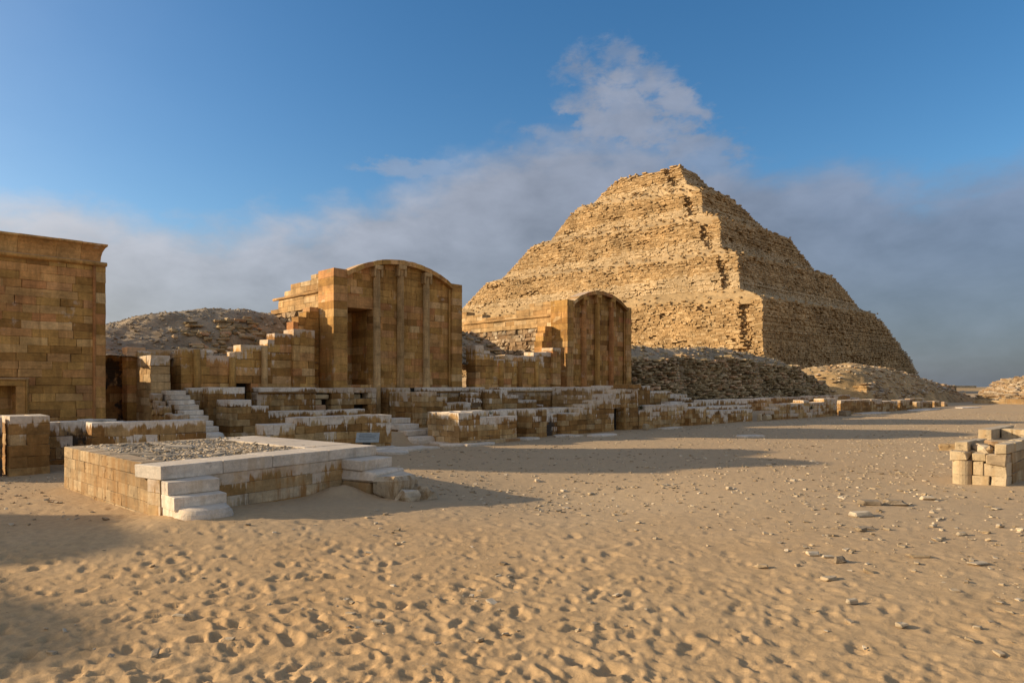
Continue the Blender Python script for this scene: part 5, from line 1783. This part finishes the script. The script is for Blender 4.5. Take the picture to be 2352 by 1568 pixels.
# ------------------------------------------------------------------ ruined wall in the right foreground
def right_ruin():
    rng = np.random.default_rng(95)
    root = thing('ruined_wall', 'pale sunlit ruin with a half column and tumbled blocks at the right edge', 'wall', (-2.8, 14.4, 0))
    # half column of two drums at the south-west corner
    for k, (za, zb) in enumerate(((-0.05, 0.2), (0.203, 0.44))):
        V, F = [], []
        n = 22
        for s, z in ((0, za), (1, zb)):
            for i in range(n):
                a = 2 * math.pi * i / n
                V.append((-3.06 + 0.15 * math.cos(a) - root.location.x, 13.86 + 0.15 * math.sin(a) - root.location.y, z))
        for i in range(n):
            j = (i + 1) % n
            F.append((i, j, n + j, n + i))
        F += [tuple(range(n, 2 * n))]
        link('column_drum', mesh_from('column drum', V, F, M_PALEW), root, tuple(root.location))
    put_box('block', root, (-3.22, -2.98, 13.72, 14.1, 0.445, 0.585), M_PALEW, 0.012, 1, 0.008)
    put_box('block', root, (-3.2, -3.0, 13.95, 14.6, 0.59, 0.745), M_PALEW, 0.012, 2, 0.006)
    put_box('block', root, (-3.2, -2.98, 14.61, 15.3, 0.57, 0.74), M_PALEW, 0.012, 3, 0.008)
    put_box('block', root, (-3.2, -2.9, 14.1, 15.3, 0.3, 0.585), M_PALEW, 0.012, 4, 0.008)
    put_box('block', root, (-3.2, -2.9, 14.1, 15.3, -0.1, 0.297), M_PALEW, 0.012, 5, 0.008)
    # south face
    put_box('block', root, (-2.9, -2.67, 13.78, 14.3, -0.1, 0.2), M_PALEW, 0.01, 6, 0.005)
    put_box('block', root, (-2.89, -2.75, 13.78, 14.2, 0.203, 0.44), M_PALEW, 0.01, 7, 0.005)
    put_box('block', root, (-2.747, -2.42, 13.8, 14.2, 0.205, 0.418), M_PALEW, 0.01, 8, 0.01)
    put_box('block', root, (-2.667, -2.43, 13.79, 14.3, -0.1, 0.202), M_PALEW, 0.012, 9, 0.012)
    put_box('block', root, (-2.9, -2.7, 13.77, 14.2, 0.443, 0.575), M_PALEW, 0.01, 10, 0.008)
    put_box('block', root, (-2.697, -2.42, 13.75, 14.2, 0.42, 0.582), M_RUBG, 0.015, 11, 0.014)
    put_box('block', root, (-2.58, -2.41, 13.72, 14.4, 0.585, 0.75), M_PALEW, 0.012, 12, 0.006)
    # east side running north, in shadow
    NS(root, rng, -2.41, [(14.2, 17.5, 0.58)], 0.3, -0.1, 0.17, M_PALE, lmin=0.4, lmax=0.8, kids=60)
    y = 14.42
    while y < 17.4:
        e = y + rng.uniform(0.5, 0.9)
        put_box('cap_slab', root, (-2.6, -2.4, y, e - 0.006, 0.585, 0.75 + rng.uniform(-0.01, 0.01)), M_PALEW, 0.012, int(y * 9))
        y = e
    # rubble fill
    for i, (x, y, z, s) in enumerate(((-2.9, 14.2, 0.66, 0.16), (-2.78, 14.0, 0.63, 0.17), (-2.74, 14.4, 0.7, 0.15), (-2.9, 14.6, 0.62, 0.14), (-2.7, 14.8, 0.62, 0.16), (-2.8, 15.1, 0.6, 0.16), (-2.68, 13.9, 0.66, 0.1))):
        V = cboxes(np.array([[s * 0.7, s * 0.5, s * 0.42]]), 0.03, rng, 0.22)
        link('fill_stone', mesh_np('fill stone', V, cbox_faces(1), M_CHIP if i % 2 else M_RUBG), root, (x, y, z), rng.uniform(0, 3))
    put_box('fill_bed', root, (-2.97, -2.62, 14.22, 17.5, 0.0, 0.56), M_GRAVEL, 0.04, 30, 0.02)


right_ruin()
low_wall('pale L-shaped wall of squared blocks behind the right-hand ruin', [
    ew(26.7, [(-5.45, -5.1, 0.32)], d=3.5, z0=-0.1, ch=0.4, salt=0, lmin=0.4, lmax=0.5, mat=M_PALEW),
    ew(27.9, [(-5.05, -1.5, 0.3)], d=0.6, z0=-0.1, ch=0.2, salt=0, lmin=0.5, lmax=0.9, mat=M_PALEW)], 96)
stray('ashlar', 'low weathered slab half sunk in sand, left of the right-hand ruin', 'stone block', (-5.05, 21.6, 0, 0.55, 0.5, 0.14), M_PALE, R(10), seed=6, ch=0.05, jit=0.03)

# ------------------------------------------------------------------ stones on the sand
def rock_mesh(rng, a, b, h, mat):
    V = cboxes(np.array([[a / 2, b / 2, h / 2]]), min(a, b, h) * 0.28, rng, 0.2)
    V[:, :, 2] += h * 0.3
    return mesh_np('rock', V, cbox_faces(1), mat)


rngs = np.random.default_rng(123)
NAMED = [(-3.24, 9.5, 0.34, 0.2, 0.10, 'large flat buff rock half buried, lowest of the group near the right-hand ruin'),
         (-3.2, 10.75, 0.42, 0.22, 0.12, 'large grey flat rock in the middle of the group near the right-hand ruin'),
         (-3.45, 10.5, 0.36, 0.24, 0.12, 'pointed flat rock touching the large grey one near the right-hand ruin'),
         (-3.03, 11.67, 0.26, 0.16, 0.09, 'buff rock highest of the group, nearest the right-hand ruin'),
         (-2.94, 8.75, 0.24, 0.15, 0.04, 'flush grey slab showing through the sand below the rock group'),
         (-5.77, 10.8, 0.13, 0.10, 0.09, 'chunky upright pale stone alone on the gravelly court'),
         (-1.58, 7.77, 0.22, 0.13, 0.05, 'flat cream stone near the right edge of the sand'),
         (-3.01, 6.26, 0.15, 0.10, 0.06, 'whitish stone alone in mid sand'),
         (-2.39, 6.26, 0.20, 0.09, 0.05, 'pair-like split whitish stone right of the lone one'),
         (-2.01, 5.71, 0.12, 0.09, 0.06, 'small white stone low on the right sand'),
         (-2.87, 7.08, 0.16, 0.1, 0.05, 'thin white chip above the split stone'),
         (-2.07, 7.69, 0.24, 0.1, 0.05, 'long white sliver right of centre'),
         (-8.02, 3.48, 0.09, 0.06, 0.04, 'white chip in front of the dais steps'),
         (-2.55, 6.95, 0.13, 0.12, 0.11, 'dark grey upright stone on the sand'),
         (-1.56, 5.39, 0.10, 0.08, 0.05, 'small brown stone in the orange sand at the right'),
         (-2.03, 9.16, 0.17, 0.09, 0.06, 'cream stone below the right-hand ruin near the edge')]
for i, (x, y, a, b, h, lb) in enumerate(NAMED):
    a, b, h = a * 0.72, b * 0.72, h * 0.6
    o = link('rock', rock_mesh(np.random.default_rng(900 + i), a, b, h, M_SCREE if 'grey' in lb else M_CHIP), None, (x, y, tzs(x, y) + h * 0.1), rngs.uniform(0.4, 1.2))
    tag(o, lb, 'rock')


def scatter(n, seed, dmin, dmax, smin, smax, bias):
    rng = np.random.default_rng(seed)
    out = []
    while len(out) < n:
        dv = dmin + (dmax - dmin) * rng.random() ** 0.9
        lv = rng.uniform(-0.8, 0.8) * dv
        x, y = -0.7145 * dv + 0.6997 * lv, 0.6997 * dv + 0.7145 * lv
        if x < -15.6 or (-14.6 < x < -8.3 and 2.5 < y < 7.2) or (-3.5 < x < -2.2 and 13.5 < y < 17.7): continue
        if rng.random() > bias(dv, lv, x, y): continue
        s = smin + (smax - smin) * rng.random() ** 3
        out.append((x, y, s))
    return out


def b1(dv, lv, x, y):
    band = 0.95 * math.exp(-((dv - 12.2) / 2.4) ** 2) * (1 if lv < 3 else 0.6)
    right = 0.35 * max(0, min(1, (lv / dv - 0.1) / 0.4)) * (1 if dv > 5 else 0.5)
    far = 0.35 if dv > 14 else 0.0
    return min(1, 0.03 + band + right + far + 0.5 * float(fbm(np.array([x * 0.5]), np.array([y * 0.5]), 2, 3)[0]))


base = [rock_mesh(np.random.default_rng(40 + k), 1.0, np.random.default_rng(k).uniform(0.55, 0.9), np.random.default_rng(k + 9).uniform(0.16, 0.42), M_CHIP) for k in range(12)]
for k, (x, y, s) in enumerate(scatter(284, 7, 5.0, 22, 0.045, 0.12, b1)):
    o = link('rock', base[k % 12], None, (x, y, tzs(x, y)), rngs.uniform(0, 6.28))
    o.scale = (s, s, s)
    tag(o, 'small loose limestone chip lying on the open sand of the court', 'rock', 'limestone chips strewn over the court')
sc = scatter(9000, 8, 4.2, 45, 0.01, 0.07, b1)
A = np.array(sc)
s = A[:, 2] / 2
hf = np.stack([s * rngs.uniform(0.8, 1.4, len(A)), s * rngs.uniform(0.6, 1.0, len(A)), s * rngs.uniform(0.25, 0.6, len(A))], -1)
bx = rot_boxes(hf, rngs, A[:, :2], tz(A[:, 0], A[:, 1]) + 0.004, 0.15)
o = link('gravel', mesh_np('gravel', bx, cbox_faces(len(A)), M_CHIP))
tag(o, 'fine limestone gravel scattered over the floor of the court', 'gravel', None, 'stuff')

# ------------------------------------------------------------------ a few desert weeds in the masonry
def weed(x, y, z, s, seed, label):
    rng = random.Random(seed)
    V, F = [], []
    for k in range(46):
        a = rng.uniform(0, 2 * math.pi); el = rng.uniform(0.1, 1.3)
        ln = s * rng.uniform(0.5, 1.0)
        dvec = Vector((math.cos(a) * math.cos(el), math.sin(a) * math.cos(el), math.sin(el)))
        sd = dvec.cross(Vector((0, 0, 1))).normalized() * s * 0.05
        b = dvec * ln * 0.15
        m = len(V)
        V += [b - sd * 0.4, b + sd * 0.4, dvec * ln * 0.6 + sd, dvec * ln, dvec * ln * 0.6 - sd]
        F.append((m, m + 1, m + 2, m + 3, m + 4))
    o = link('weed', mesh_from('weed', V, F, M_WEED), None, (x, y, z))
    tag(o, label, 'weed')


M_WEED = mat_plain('dry green leaves', (0.06, 0.07, 0.03), 0.8)
weed(-15.42, 14.2, 0.86, 0.16, 1, 'small green weed growing on top of the stepped block wall')
weed(-16.25, 23.2, 0.78, 0.24, 2, 'green weed in the broken corner of the wall right of the doorway')
weed(-15.72, 38.6, 0.45, 0.3, 3, 'grey weed rooted in the face of the far stepped wall')
